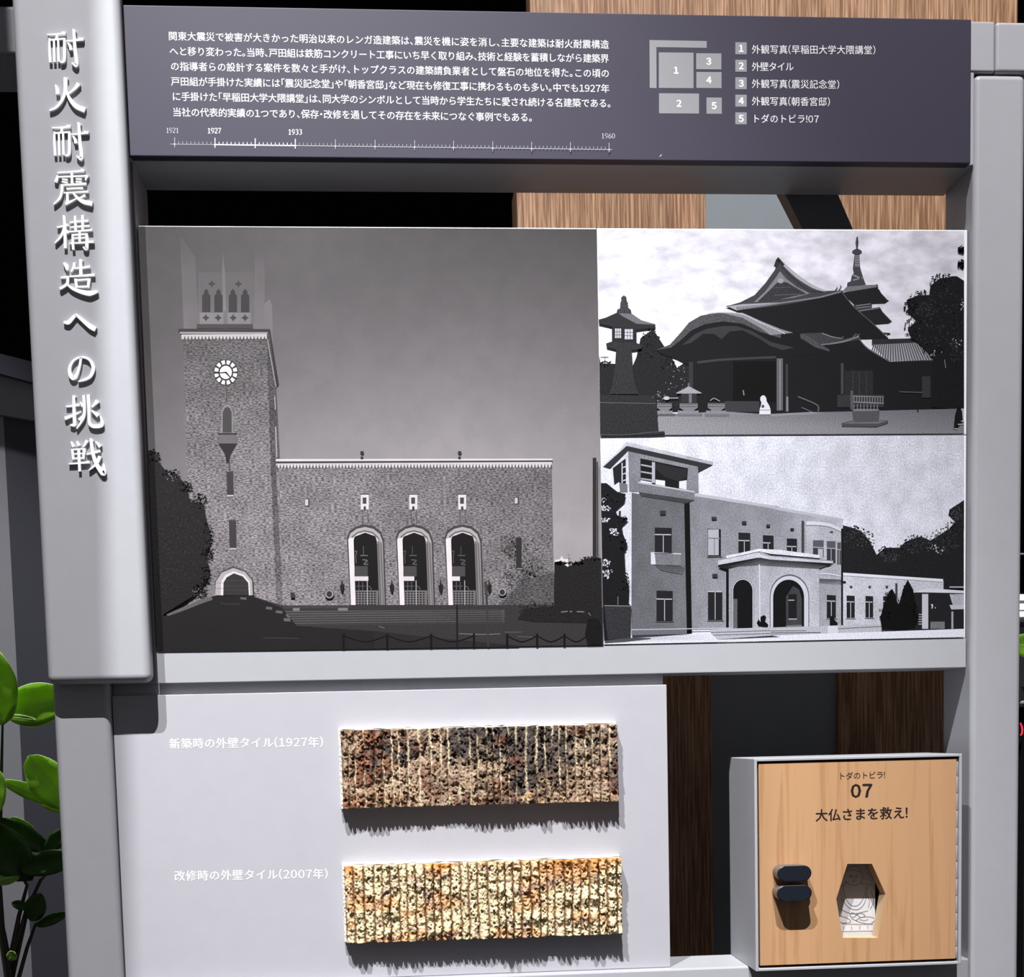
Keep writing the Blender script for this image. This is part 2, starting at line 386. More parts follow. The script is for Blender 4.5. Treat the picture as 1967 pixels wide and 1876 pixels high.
for grp, cv, sc in ((T5, a5, 3.9067), (T6, a6, 3.753)):
    for ch in grp:
        st = [([cv(*p) for p in pts], (np.array(ws if hasattr(ws, '__len__') else [ws] * len(pts), float) * 1.22 + 2) / sc) for pts, ws in ch]
        V, F = strokes_mesh(st, YB + .05, 2.6)
        mesh_obj('title_character', V, F, 'letter', tb)

# ================================================================ HEADER SIGN
YH = -18
hx0, hx1, hz0, hz1 = -300.1, 363.6, 246.9, 357.3
hs = thing('header_sign', 'long dark slate information sign with white paragraph, timeline and numbered key', 'sign')
bx('sign_panel', hx0, hx1, YH, -8.5, hz0, hz1, 'slate_print', hs, .7, 2)
YT = YH - .12
LINES = [
    ('関東大震災で被害が大きかった明治以来のレンガ造建築は、震災を機に姿を消し、主要な建築は耐火耐震構造', (323, 69), (1170, 85.5)),
    ('へと移り変わった。当時、戸田組は鉄筋コンクリート工事にいち早く取り組み、技術と経験を蓄積しながら建築界', (325, 98), (1170, 112.5)),
    ('の指導者らの設計する案件を数々と手がけ、トップクラスの建築請負業者として盤石の地位を得た。この頃の', (327, 127), (1171, 141)),
    ('戸田組が手掛けた実績には「震災記念堂」や「朝香宮邸」など現在も修復工事に携わるものも多い。中でも1927年', (328, 156), (1171, 170)),
    ('に手掛けた「早稲田大学大隈講堂」は、同大学のシンボルとして当時から学生たちに愛され続ける名建築である。', (330, 185), (1175, 198.5)),
    ('当社の代表的実績の1つであり、保存・改修を通してその存在を未来につなぐ事例でもある。', (331, 215), (1024, 225.5))]
for t, p0, p1 in LINES: text_line('text_line', t, p0, p1, 17.9, YT, 'white_ink', hs, .007)
b4 = lambda x, y: (1200 + x / 2.5645, y / 2.5645)
KEY = [('外観写真(早稲田大学大隈講堂)', 243, 246, 1237), ('外壁タイル', 328, 328, 834), ('外観写真(震災記念堂)', 412, 416, 1059),
       ('外観写真(朝香宮邸)', 498, 501, 1013), ('トダのトビラ！07', 584, 586, 958)]
for t, ya, yb, xe in KEY:
    text_line('key_text', t.replace('！', '!'), b4(625, ya), b4(xe, yb), 17.2, YT, 'white_ink', hs, .004)
def flat_poly(name, pts, y, m, parent):
    V = [(at(*p, y)[0], y, at(*p, y)[1]) for p in pts]
    return mesh_obj(name, V, [tuple(range(len(V)))], m, parent)
def rect4(x0, y0, x1, y1, f=b4): return [f(x0, y0), f(x1, y0 + (x1 - x0) * .008), f(x1, y1 + (x1 - x0) * .008), f(x0, y1)]
for k, ya in enumerate((208, 294, 380, 466, 553)):
    flat_poly('key_square', rect4(545, ya, 601, ya + 59), YT, 'legend_grey', hs)
    text_line('key_number', str(k + 1), b4(558, ya + 30), b4(590, ya + 30), 16, YT - .08, 'white_ink', hs, .05, False)
flat_poly('layout_shape', [b4(122, 197), b4(404, 202), b4(404, 236), b4(156, 232), b4(157, 434), b4(123, 433)], YT, 'legend_grey', hs)
for (x0, y0, x1, y1), n in (((168, 258, 339, 433), '1'), ((169, 459, 366, 558), '2'), ((352, 262, 476, 341), '3'), ((353, 354, 477, 433), '4'), ((403, 480, 478, 560), '5')):
    flat_poly('layout_shape', rect4(x0, y0, x1, y1), YT, 'legend_grey', hs)
    cx_, cy_ = (x0 + x1) / 2, (y0 + y1) / 2
    text_line('layout_number', n, b4(cx_ - 20, cy_), b4(cx_ + 20, cy_ + .3), 16, YT - .08, 'white_ink', hs, .05, False)
# timeline
tx = [335.5, 413, 490.3, 567.3, 644.3, 720.4, 796.5, 871.4, 946.6, 1021.3, 1095.7, 1170]
ty = lambda x: 276.6 + (x - 326.6) * .01249
dim, brt = [], []
dim.append(([(326.6, ty(326.6)), (413, ty(413))], 1.0)); dim.append(([(567, ty(567)), (1175.4, ty(1175.4))], 1.3))
brt.append(([(413, ty(413)), (568, ty(568))], 2.2))
for i, x in enumerate(tx):
    tgt = brt if 1 <= i <= 3 else dim
    tgt.append(([(x, ty(x) - 13), (x, ty(x) + 6)], 1.6 if tgt is brt else 1.1))
    tgt.append(([(x - 2.5, ty(x)), (x, ty(x)), (x + 2.5, ty(x))], [.3, 4.5, .3]))
    if i < 11:
        for j in range(1, 10):
            xx = x + (tx[i + 1] - x) * j / 10
            (brt if 1 <= i <= 2 else dim).append(([(xx, ty(xx) - 5.5), (xx, ty(xx))], 1.2 if 1 <= i <= 2 else .8))
for s, mm in ((dim, 'dim_ink'), (brt, 'white_ink')):
    V, F = strokes_mesh(s, YT); mesh_obj('timeline_rule', V, F, mm, hs)
DG = {'1': [([(.1, .8), (.3, .95)], [.05, .12]), ([(.32, .97), (.32, .04)], .13), ([(.1, .02), (.54, .02)], .06)],
      '9': [([(.5, .72), (.45, .92), (.3, .98), (.12, .88), (.08, .68), (.15, .5), (.3, .43), (.48, .55), (.52, .72), (.5, .45), (.38, .15), (.12, .0)], [.1, .08, .06, .1, .13, .1, .06, .08, .12, .12, .1, .04])],
      '2': [([(.08, .75), (.15, .93), (.32, .98), (.5, .85), (.48, .62), (.3, .35), (.08, .06)], [.1, .08, .06, .12, .13, .08, .06]), ([(.06, .05), (.55, .05)], .12)],
      '7': [([(.06, .93), (.56, .93)], .11), ([(.54, .92), (.35, .5), (.24, .0)], [.06, .09, .12])],
      '3': [([(.08, .88), (.28, .98), (.46, .84), (.42, .62), (.25, .53)], [.08, .06, .12, .1, .05]), ([(.25, .53), (.46, .45), (.5, .25), (.36, .05), (.06, .02)], [.05, .1, .13, .1, .05])],
      '6': [([(.5, .98), (.25, .82), (.1, .5), (.1, .22), (.28, .01), (.46, .1), (.52, .3), (.42, .5), (.28, .55), (.12, .4)], [.04, .1, .12, .13, .06, .1, .13, .1, .06, .06])],
      '0': [([(.3, .98), (.12, .82), (.07, .5), (.13, .17), (.3, .01), (.48, .17), (.54, .5), (.48, .82), (.3, .98)], [.06, .1, .13, .1, .06, .1, .13, .1, .06])]}
for s, x0, x1, yb, mm in (('1921', 319, 344, 255.5, 'dim_ink'), ('1927', 398.5, 425.5, 256, 'white_ink'), ('1933', 553.5, 581, 258.5, 'white_ink'), ('1960', 1155, 1182, 266, 'dim_ink')):
    cw = (x1 - x0) / 4; st = []
    for i, c in enumerate(s):
        for pts, ws in DG[c]:
            w_ = (np.array(ws if hasattr(ws, '__len__') else [ws] * len(pts), float) * 11) + (.35 if mm == 'white_ink' else .1)
            st.append(([(x0 + cw * i + px * cw * 1.5, yb - py * 10.2) for px, py in pts], w_))
    V, F = strokes_mesh(st, YT); mesh_obj('year_number', V, F, mm, hs)
V, F = strokes_mesh([([(1266.5, 301), (1271, 297)], [.6, 1.2])], YT); mesh_obj('scratch', V, F, 'white_ink', hs)

# ================================================================ PRINTED PHOTOGRAPHS
PM = [tone_mat('photo_ink_plain', .09, (1500, 1, 1500), .5, .12, amp2=.04, scale2=(60, 1, 60)),
      tone_mat('photo_ink_brick', .65, (420, 1, 1150), .5, .12, lo=.36, hi=.64, detail=2, amp2=.12, scale2=(50, 1, 70)),
      tone_mat('photo_ink_gravel', .35, (1100, 1, 1800), .5, .12, detail=3),
      tone_mat('photo_ink_stucco', .22, (900, 1, 700), .5, .12, amp2=.10, scale2=(90, 1, 60)),
      tone_mat('photo_ink_cloud', .16, (28, 1, 60), .5, .12, lo=.35, hi=.6, detail=8, amp2=.10, scale2=(90, 1, 160)),
      tone_mat('photo_ink_foliage', .32, (700, 1, 700), .5, .12, detail=3)]
PL, BR, GR, ST, CL, FO = range(6)
INK = .60
class Print:
    def __init__(s, tint, y=0.0, clip=None): s.V = []; s.F = []; s.C = []; s.M = []; s.tint = np.array(tint); s.y = y; s.L = 0; s.clip = clip
    def col(s, g):
        g = np.asarray(g, float)
        return np.maximum(lin(np.clip(g * s.tint, 0, 255)) * INK - .006, .002)
    def poly(s, pts, g, m=PL, f=None):
        if f: pts = [f(*p) for p in pts]
        y = s.y - .10 - .012 * s.L; s.L += 1
        s._add(pts, g, m, y)
    def _add(s, pts, g, m, y):
        if s.clip:
            (ax, ay), (bx2, by), (cx2, cy2), (dx2, dy2) = s.clip
            def cl(p):
                x, y = p
                y = max(y, ay + (x - ax) * (by - ay) / (bx2 - ax)); y = min(y, dy2 + (x - dx2) * (cy2 - dy2) / (cx2 - dx2))
                x = max(x, ax + (y - ay) * (dx2 - ax) / (dy2 - ay)); x = min(x, bx2 + (y - by) * (cx2 - bx2) / (cy2 - by))
                return x, y
            pts = [cl(p) for p in pts]
        b_ = len(s.V)
        for p in pts:
            X, Zz = at(p[0], p[1], y); s.V.append((X, y, Zz))
        s.F.append(tuple(range(b_, b_ + len(pts))))
        gs = g if isinstance(g, (list, tuple)) else [g] * len(pts)
        s.C += [s.col(q) for q in gs]; s.M.append(m)
    def many(s, polys, m=PL):
        y = s.y - .10 - .012 * s.L; s.L += 1
        for pts, g in polys: s._add(pts, g, m, y)
    def rect(s, x0, y0, x1, y1, g, m=PL, f=None, sk=0): s.poly([(x0, y0), (x1, y0 + sk), (x1, y1 + sk), (x0, y1)], g, m, f)
    def lines(s, L, g, f=None, m=PL):
        P = []
        for pts, ws in L:
            if f: pts = [f(*p) for p in pts]
            a, b_ = ribbon(pts, ws)
            for i in range(len(a) - 1): P.append(([tuple(a[i]), tuple(a[i + 1]), tuple(b_[i + 1]), tuple(b_[i])], g))
        s.many(P, m)
    def disc(s, cx, cy, rx, ry, g, m=PL, f=None, n=20):
        s.poly([(cx + rx * math.cos(a), cy + ry * math.sin(a)) for a in np.linspace(0, 2 * math.pi, n, endpoint=False)], g, m, f)
    def grid(s, c, nx, ny, fn, m=PL):
        """c: four corners TL TR BR BL in px, fn(s,t) -> tone"""
        c = np.array(c, float); P = []
        q = lambda a, b_: tuple((c[0] * (1 - a) + c[1] * a) * (1 - b_) + (c[3] * (1 - a) + c[2] * a) * b_)
        for i in range(nx):
            for j in range(ny):
                a0, a1, b0, b1 = i / nx, (i + 1) / nx, j / ny, (j + 1) / ny
                P.append(([q(a0, b0), q(a1, b0), q(a1, b1), q(a0, b1)], [fn(a0, b0), fn(a1, b0), fn(a1, b1), fn(a0, b1)]))
        s.many(P, m)
    def leaves(s, blobs, n, size, g0, g1, f=None, m=PL):
        P = []
        for cx, cy, rx, ry in blobs:
            for _ in range(n):
                a = random.uniform(0, 2 * math.pi); r = math.sqrt(random.uniform(0, 1.1))
                x, y = cx + rx * r * math.cos(a), cy + ry * r * math.sin(a)
                if f: x, y = f(x, y)
                w_ = size * random.uniform(.5, 1.3); t = random.uniform(0, 3.1)
                dx, dy = w_ * math.cos(t), w_ * math.sin(t)
                P.append(([(x - dx, y - dy), (x - dy * .5, y + dx * .5), (x + dx, y + dy), (x + dy * .5, y - dx * .5)], random.uniform(g0, g1)))
        s.many(P, m)
    def build(s, name, parent):
        o = mesh_obj(name, s.V, s.F, PM, parent)
        me = o.data; at_ = me.color_attributes.new('tone', 'FLOAT_COLOR', 'CORNER')
        arr = np.ones((len(me.loops), 4), np.float32)
        vi = np.empty(len(me.loops), np.int32); me.loops.foreach_get('vertex_index', vi)
        arr[:, :3] = np.array(s.C)[vi]; at_.data.foreach_set('color', arr.ravel())
        me.polygons.foreach_set('material_index', np.array(s.M, np.int32))
        return o
def interp(rows):
    def fn(a, b_):
        t = [r[0] for r in rows]
        cols = [np.interp(a, [0, .35, .7, 1], r[1]) for r in rows]
        return float(np.interp(b_, t, cols))
    return fn
def zf(x0, y0, s): return lambda x, y: (x0 + x / s, y0 + y / s)
A1, A2, A3 = zf(250, 420, 3.9075), zf(260, 840, 4.263), zf(640, 840, 3.643)
B1, B2, C1, C2 = zf(1140, 420, 4.364), zf(1480, 420, 4.362), zf(1140, 820, 4.364), zf(1480, 820, 4.362)
px0, pxm, px1, pz1, pzm, pz0 = -300.0, 62.2, 367.0 if False else xr - 1.2, 202.2, 37.4, -130.0

# ---- photograph 1, clock tower
ph = thing('photo_panel', 'large dark photograph panel of a brick clock tower and arched hall', 'photograph')
bx('panel', px0 + .3, pxm - .15, .9, 5.9, pz0 + .05, pz1, 'paper_edge', ph, .8)
P = Print((1.01, .975, 0.99), .9, ((265.4, 434.5), (1146.3, 440), (1159, 1239.5), (302.4, 1250.8)))
P.grid([(265.4, 434.5), (1146.3, 440), (1159, 1239.5), (302.4, 1250.8)], 16, 16,
       interp([(0, [80, 94, 84, 80]), (.15, [88, 99, 98, 96]), (.33, [98, 118, 124, 118]), (.55, [118, 150, 160, 148]), (.75, [120, 165, 172, 164]), (1, [100, 150, 160, 160])]))
P.poly([(375, 130), (490, 290), (512, 825), (402, 825)], [90, 97, 112, 116], f=A1)
P.poly([(940, 130), (985, 200), (1010, 400), (1008, 830), (925, 830), (935, 400)], [89, 92, 103, 118, 118, 103], f=A1)
P.poly([(512, 400), (930, 400), (930, 828), (505, 828)], [97, 97, 112, 112], f=A1)
P.poly([(697, 235), (712, 400), (724, 830), (700, 830), (690, 400)], [100, 112, 128, 128, 112], f=A1)
P.poly([(1003, 645), (1045, 605), (1065, 650), (1075, 960), (1040, 830), (1003, 830)], 117, f=A1)
P.poly([(522, 705), (905, 705), (905, 795), (522, 795)], 128, f=A1); P.rect(700, 690, 730, 800, 112, f=A1)
for x in (540, 632, 740, 832):
    w_ = 62
    P.poly([(x, 700), (x, 575), (x + 14, 565), (x + 14, 545), (x + w_ / 2, 525), (x + w_ - 14, 545), (x + w_ - 14, 565), (x + w_, 575), (x + w_, 700)], (66), f=A1)
for x, y in ((612, 487), (812, 487), (568, 742), (660, 742), (773, 742), (862, 742)):
    P.poly([(x, y - 28), (x + 9, y - 10), (x + 27, y), (x + 9, y + 10), (x, y + 28), (x - 9, y + 10), (x - 27, y), (x - 9, y - 10)], 72, f=A1)
P.rect(500, 790, 920, 822, 78, f=A1)
P.poly([(395, 903), (1025, 898), (1056, 1876), (1108, 2740), (1160, 3190), (440, 3190), (425, 1876)], [98, 96, 134, 140, 138, 132, 128], BR, A1)
P.poly([(1025, 898), (1045, 830), (1112, 1250), (1096, 1262), (1126, 1860), (1150, 3170), (1110, 3120), (1056, 1876)], [80, 80, 84, 84, 88, 116, 116, 90], BR, A1)
P.poly([(1040, 828), (1050, 830), (1117, 1248), (1098, 1270)], 60, f=A1); P.lines([([(1030, 905), (1095, 1262)], 2)], 150, f=A1)
P.lines([([(1085, 1330), (1090, 1430)], 2), ([(1092, 1560), (1100, 1790)], 2.6)], 165, f=A1)
P.rect(362, 826, 1045, 850, 66, f=A1, sk=2); P.rect(372, 849, 1032, 863, 158, f=A1, sk=2); P.rect(385, 868, 1026, 905, 192, f=A1, sk=-3)
P.many([([A1(x, 905), A1(x + 8, 876), A1(x + 16, 904)], 88) for x in range(402, 1010, 26)])
P.disc(718, 1153, 92, 98, 62, f=A1, n=32)
seg = []
for k in range(12):
    a = [math.radians(k * 30 + 5 + d) for d in (0, 7, 13, 20)]
    seg.append(([A1(718 + 86 * math.cos(t), 1153 + 92 * math.sin(t)) for t in a] + [A1(718 + 57 * math.cos(t), 1153 + 62 * math.sin(t)) for t in a[::-1]], 240))
P.many(seg); P.disc(718, 1153, 46, 50, 244, f=A1)
P.lines([([(718, 1153), (634, 1160)], [2.6, 1.6]), ([(716, 1150), (757, 1197)], [3.6, 1.6])], 50, f=A1)
P.lines([([(722, 1255), (724, 1370)], 2)], 84, f=A1)
P.poly([(684, 1610), (684, 1445), (702, 1408), (727, 1396), (752, 1408), (772, 1445), (772, 1610)], 140, f=A1)
P.poly([(694, 1605), (694, 1452), (710, 1420), (728, 1410), (748, 1420), (762, 1452), (762, 1605)], 78, f=A1)
P.poly([(665, 1612), (800, 1612), (797, 1688), (668, 1688)], 112, f=A1); P.rect(662, 1608, 802, 1620, 58, f=A1)
P.poly([(662, 1686), (802, 1686), (755, 1766), (742, 1830), (722, 1830), (712, 1766)], 56, f=A1); P.lines([([(745, 1830), (752, 2010)], 2.6)], 88, f=A1)
for (x0, y0, x1, y1) in ((746, 282, 800, 470), (766, 677, 823, 905), (1398, 830, 1452, 1080)):
    P.poly([(x0, y0), (x1, y0), (x1 + 5, y1), (x0 + 5, y1)], 70, f=A2); P.rect(x0 + 4, y1, x1 + 6, y1 + 14, 188, f=A2)
P.poly([A2(1152, 250), A3(1528, 205), A3(1546, 1172), A2(1208, 1376)], [134, 112, 122, 138], BR)
P.poly([A2(1150, 176), A3(1535, 148), A3(1535, 160), A2(1150, 196)], 216)
P.poly([A2(1150, 196), A3(1535, 160), A3(1535, 170), A2(1150, 212)], 70)
P.poly([A2(1152, 213), A3(1532, 171), A3(1530, 210), A2(1154, 250)], 208)
a0, a1_ = A2(1160, 250), A3(1526, 210)
P.many([([(a0[0] + (a1_[0] - a0[0]) * k / 84 + d, a0[1] + (a1_[1] - a0[1]) * k / 84 - h) for d, h in ((-1.8, -.3), (0, 8), (1.8, -.3))], 84) for k in range(85)])
for x in (202, 885): P.disc(x, 107, 13, 13, 60, f=A3); P.rect(x - 10, 134, x + 8, 152, 60, f=A3); P.lines([([(x, 118), (x, 136)], 1)], 90, f=A3)
for x in (193, 533, 875):
    P.rect(x, 396, x + 56, 504, 222, f=A3); P.rect(x + 13, 420, x + 40, 464, 78, f=A3); P.disc(x + 28, 494, 9, 14, 72, f=A3); P.rect(x - 3, 392, x + 59, 400, 90, f=A3)
    P.lines([([(x + 12, 506), (x + 14, 596)], 1.6), ([(x + 48, 506), (x + 52, 596)], 1.6)], 96, f=A3)
for f, x0, y0, x1, y1 in ((A2, 1388, 500, 1425, 560), (A3, 1270, 416, 1300, 464)):
    P.rect(x0, y0, x1, y1, 84, f=f); P.rect(x0 + 2, y0 + 6, x1 - 10, y1 - 2, 205, f=f)
P.leaves([(1350, 860, 110, 150), (1240, 760, 60, 80), (1420, 1010, 100, 120), (1300, 980, 120, 60)], 110, 2.6, 96, 116, A3)
P.poly([(1170, 1172), (1240, 1090), (1330, 1000), (1546, 940), (1546, 1172)], 92, BR, A3)
P.rect(1280, 700, 1318, 915, 56, f=A3); P.rect(1284, 914, 1324, 922, 140, f=A3)
for dx in (0, 342, 682):
    g = lambda x, y, dx=dx: A3(x + dx, y)
    o1 = [(122, 1210), (96, 700), (112, 655), (160, 622), (222, 608), (286, 622), (335, 660), (356, 718), (372, 1205)]
    sh = lambda k: [(222 + (x - 222) * k, (y if y > 1100 else 1210 + (y - 1210) * (1 - (1 - k) * .42))) for x, y in o1]
    P.poly(o1, 74, f=g); P.poly(sh(.93), 176, f=g); P.poly(sh(.84), 104, f=g); P.poly(sh(.80), 206, f=g); P.poly(sh(.71), 130, f=g)
    P.poly([(126, 1208), (106, 712), (128, 700), (146, 712), (160, 1205)], [232, 232, 225, 225, 235], f=g)
    P.poly([(326, 1200), (308, 730), (322, 720), (345, 735), (362, 1200)], [128, 118, 150, 150, 150], f=g); P.lines([([(316, 740), (334, 1195)], 1.3), ([(334, 740), (354, 1195)], 1.2)], 82, f=g)
    P.poly([(158, 1200), (143, 720), (150, 694), (224, 666), (296, 692), (306, 728), (324, 1200)], 38, f=g)
    P.rect(149, 900, 242, 972, 78, f=g); P.rect(150, 972, 246 - dx * .06, 1003, 222, f=g)
    P.lines([([(148, 800), (165, 795), (158, 830), (162, 880)], 1.4), ([(190, 826), (242, 826)], 2), ([(212, 820), (212, 760)], 1), ([(205, 855), (240, 862), (215, 885), (245, 888)], 2.2)], 110 if dx == 0 else 92, f=g)
    P.rect(157, 1070, 316, 1198, 116, f=g)
    P.many([([g(x, y), g(x + 9, y + 6), g(x, y + 13), g(x - 9, y + 6)], 42) for y in range(1078, 1190, 17) for x in range(166, 312, 21)])
    P.lines([([(238, 1000), (240, 1198)], 1.6)], 175, f=g); P.lines([([(180, 1010), (180, 1068)], 1.1), ([(206, 1010), (206, 1068)], 1.1), ([(160, 1040), (225, 1040)], 1.1), ([(245, 1040), (262, 1050), (266, 1068)], 1.2)], 112, f=g)
for x in (62, 410, 752, 1092):
    P.poly([(x - 16, 1030), (x - 8, 1035), (x, 985), (x + 6, 1030), (x + 16, 1020), (x + 12, 1065), (x + 2, 1095), (x - 12, 1065)], 46, f=A3)
P.disc(1183, 1080, 30, 30, 84, f=A3); P.disc(1183, 1080, 27, 27, 170, f=A3); P.disc(1183, 1082, 19, 20, 60, f=A3)
P.disc(1588, 1282, 38, 38, 90, f=A2); P.disc(1588, 1282, 33, 33, 165, f=A2); P.disc(1588, 1282, 23, 25, 62, f=A2)
P.rect(1270, 1268, 1306, 1312, 66, f=A2)
P.poly([(650, 1292), (655, 1175), (700, 1098), (800, 1052), (905, 1092), (965, 1165), (970, 1292)], 84, f=A2)
P.poly([(652, 1292), (660, 1180), (706, 1108), (802, 1068), (898, 1100), (955, 1170), (962, 1292)], 178, f=A2)
P.poly([(700, 1292), (702, 1182), (735, 1128), (804, 1096), (888, 1122), (936, 1180), (940, 1292)], 225, f=A2)
P.poly([(720, 1292), (722, 1188), (748, 1145), (806, 1112), (880, 1138), (924, 1190), (930, 1292)], 62, f=A2)
P.lines([([(722, 1215), (926, 1215)], .6), ([(722, 1250), (928, 1250)], .6), ([(735, 1170), (905, 1172)], .6)], 86, f=A2)
P.lines([([(665, 1190), (718, 1190)], .5), ([(660, 1235), (720, 1235)], .5)], 120, f=A2)
# ground and steps
P.poly([(302, 1252 - 2.5), A2(230, 1470), A2(640, 1297), A2(950, 1297), A2(1205, 1376), A2(1750, 1376), A3(110, 1172), A3(1545, 1172), A3(1900, 1190), (1159.3, 1238.8), (303, 1249.5)][1:], 62, GR)
P.poly([A2(1205, 1374), A2(1755, 1374), A2(1755, 1400), A2(1215, 1400)], 72, GR)
for x0, x1 in ((1660, 1740), (1290, 1345)): P.rect(x0, 1396, x1, 1420, 128, f=A2)
P.poly([A2(1215, 1420), A3(1200, 1205), A3(1200, 1300), A2(1320, 1540)], [92, 88, 74, 78], GR)
P.lines([([A2(1230 + k * 12, 1436 + k * 19), A3(1180, 1212 + k * 16)], 1.4) for k in range(6)], 58)
P.lines([([A2(1240 + k * 12, 1445 + k * 19), A3(700 + k * 40, 1222 + k * 16)], .9) for k in range(5)], 104)
P.poly([A3(0, 1335), A3(300, 1355), A3(700, 1400), A3(1130, 1440), A3(1300, 1455), A3(1300, 1478), A3(0, 1484)], 50)
P.poly([A2(640, 1297), A2(950, 1300), A2(1200, 1395), A2(1320, 1540), A2(1960, 1590), A2(1960, 1740), A2(200, 1765), A2(215, 1470)], 46)
P.lines([([(260, 1455), (400, 1400), (560, 1335), (630, 1320)], [4, 7, 8, 5]), ([(860, 1315), (910, 1320)], 4), ([(1070, 1395), (1120, 1400)], 5), ([(1150, 1425), (1205, 1432)], 5), ([(1215, 1490), (1270, 1495)], 6), ([(1235, 1450), (1262, 1475)], 4)], 104, f=A2, m=GR)
P.lines([([(700, 1345), (720, 1362), (860, 1362)], .8), ([(1050, 1640), (1340, 1645)], .8)], 84, f=A2)
P.lines([([(320, 1320), (360, 1335)], 1.6), ([(880, 1372), (1040, 1378), (1170, 1374)], 1.8), ([(1200, 1362), (1320, 1362)], 1), ([(1290, 1392), (1400, 1398)], 1)], 116, f=A3)
# right trees, far building, mast
P.poly([(1552, 856), (1588, 852), (1598, 828), (1612, 850), (1645, 850), (1648, 912), (1552, 880)], 226, f=A3)
P.poly([(1548, 876), (1590, 868), (1640, 905), (1700, 880), (1760, 850), (1840, 838), (1876, 845), (1882, 1300), (1400, 1290), (1290, 1270), (1330, 1200), (1545, 1180)], 44, FO, A3)
P.leaves([(1800, 850, 70, 14), (1700, 880, 60, 14), (1590, 880, 40, 14), (1440, 1200, 150, 60)], 60, 2.6, 36, 52, A3)
P.rect(1816, 142, 1842, 846, 54, f=A3); P.lines([([(1855, 180), (1862, 820)], 1)], 150, f=A3); P.lines([([(1850, 170), (1850, 830)], 2)], 66, f=A3)
P.lines([([(1595, 1222), (1640, 1216)], 2), ([(1655, 1218), (1672, 1218)], 2), ([(1705, 1218), (1756, 1220)], 2), ([(1785, 1225), (1802, 1245)], 1.5)], 128, f=A3)
P.lines([([(1645, 810), (1652, 880)], .6), ([(1632, 822), (1664, 820)], .6)], 120, f=A3)
P.poly([(1780, 1270), (1825, 1262), (1860, 1275), (1882, 1320), (1882, 1450), (1780, 1452), (1762, 1380)], 36, FO, A3)
P.lines([([(866, 1172), (868, 1474)], 3.2)], 40, f=A3); P.lines([([(1068, 1005), (1085, 1470)], 3.4)], 66, f=A3); P.lines([([(1062, 1010), (1068, 1090)], 4)], 74, f=A3)
P.lines([([(x, 1372), (x, y1)], 4.2) for x, y1 in ((72, 1480), (378, 1478), (685, 1476), (985, 1476), (1217, 1474), (1427, 1473), (1618, 1472))], 34, f=A3)
P.lines([([(x0, 1385), ((x0 + x1) / 2, 1428), (x1, 1385)], 1.2) for x0, x1 in ((72, 378), (378, 685), (685, 985), (1217, 1427), (1427, 1618), (1618, 1780))], 36, f=A3)
# left tree
P.poly([(104, 108), (162, 112), (185, 190), (240, 262), (330, 300), (425, 392), (440, 500), (560, 540), (575, 640), (612, 780), (608, 900), (560, 960), (610, 1060), (600, 1130), (520, 1250), (470, 1300), (228, 1450), (212, 1740), (175, 1765), (158, 1450)], 47, FO, A2)
P.leaves([(150, 160, 50, 60), (290, 300, 80, 40), (400, 400, 60, 40), (520, 520, 60, 60), (590, 780, 40, 90), (585, 940, 50, 60), (570, 1120, 40, 70), (520, 1240, 60, 50)], 80, 2.6, 40, 58, A2)
P.leaves([(300, 600, 150, 250), (450, 900, 120, 250), (280, 1050, 100, 250)], 90, 1.8, 52, 72, A2)
P.leaves([(310, 320, 60, 35), (490, 500, 40, 40), (520, 1270, 60, 40)], 14, 1.6, 130, 170, A2)
P.build('print', ph)

# ---- photograph 2, temple
ph = thing('photo_panel', 'photograph panel of a tiled temple hall and pagoda spire under clouds', 'photograph')
bx('panel', pxm + .15, px1, .9, 5.9, pzm + .25, pz1, 'paper_edge', ph, .8)
P = Print((.985, .975, 1.02), .9, ((1147.5, 441), (1852, 443.5), (1852, 832.3), (1153, 837)))
P.grid([(1147.5, 441), (1852, 443.5), (1852, 832.3), (1153, 837)], 12, 10, interp([(0, [232, 236, 242, 232]), (.3, [230, 246, 236, 228]), (.6, [240, 244, 232, 236]), (1, [240, 240, 240, 240])]), CL)
# pagoda
P.poly([(722, 150), (732, 150), (738, 200), (732, 250), (764, 268), (766, 290), (745, 305), (752, 410), (765, 455), (782, 510), (800, 555), (640, 570), (645, 535), (672, 525), (680, 480), (698, 455), (690, 420), (704, 300), (684, 290), (686, 268), (718, 250), (712, 200)], 78, f=B2)
P.lines([([(706, 312 + k * 14), (748, 312 + k * 14)], 1.2) for k in range(7)], 190, f=B2); P.lines([([(690, 470), (760, 500)], 3), ([(688, 515), (770, 495)], 2.5)], 150, f=B2, m=FO)
P.poly([(600, 610), (640, 568), (800, 556), (900, 552), (905, 580), (700, 620)], 128, GR, B2)
P.poly([(600, 620), (895, 572), (915, 610), (990, 690), (960, 712), (700, 722)], 44, f=B2)
P.lines([([(895, 570), (890, 548)], 1.6), ([(975, 695), (992, 686)], 1.6), ([(905, 590), (935, 640), (985, 695)], 1.6)], 50, f=B2)
P.poly([(700, 720), (850, 712), (850, 755), (740, 790), (690, 770)], 66, f=B2); P.lines([([(715, 730), (840, 712)], 1.2), ([(720, 748), (842, 735)], 1.2)], 160, f=B2)
P.poly([(735, 765), (915, 740), (930, 770), (1018, 862), (990, 880), (800, 895)], 46, f=B2); P.lines([([(740, 772), (915, 745)], 3)], 120, f=B2); P.lines([([(915, 745), (950, 800), (1015, 862)], 1.6)], 60, f=B2)
P.lines([([(930, 960), (1000, 962)], 3), ([(975, 975), (1005, 965)], 2)], 60, f=B2)
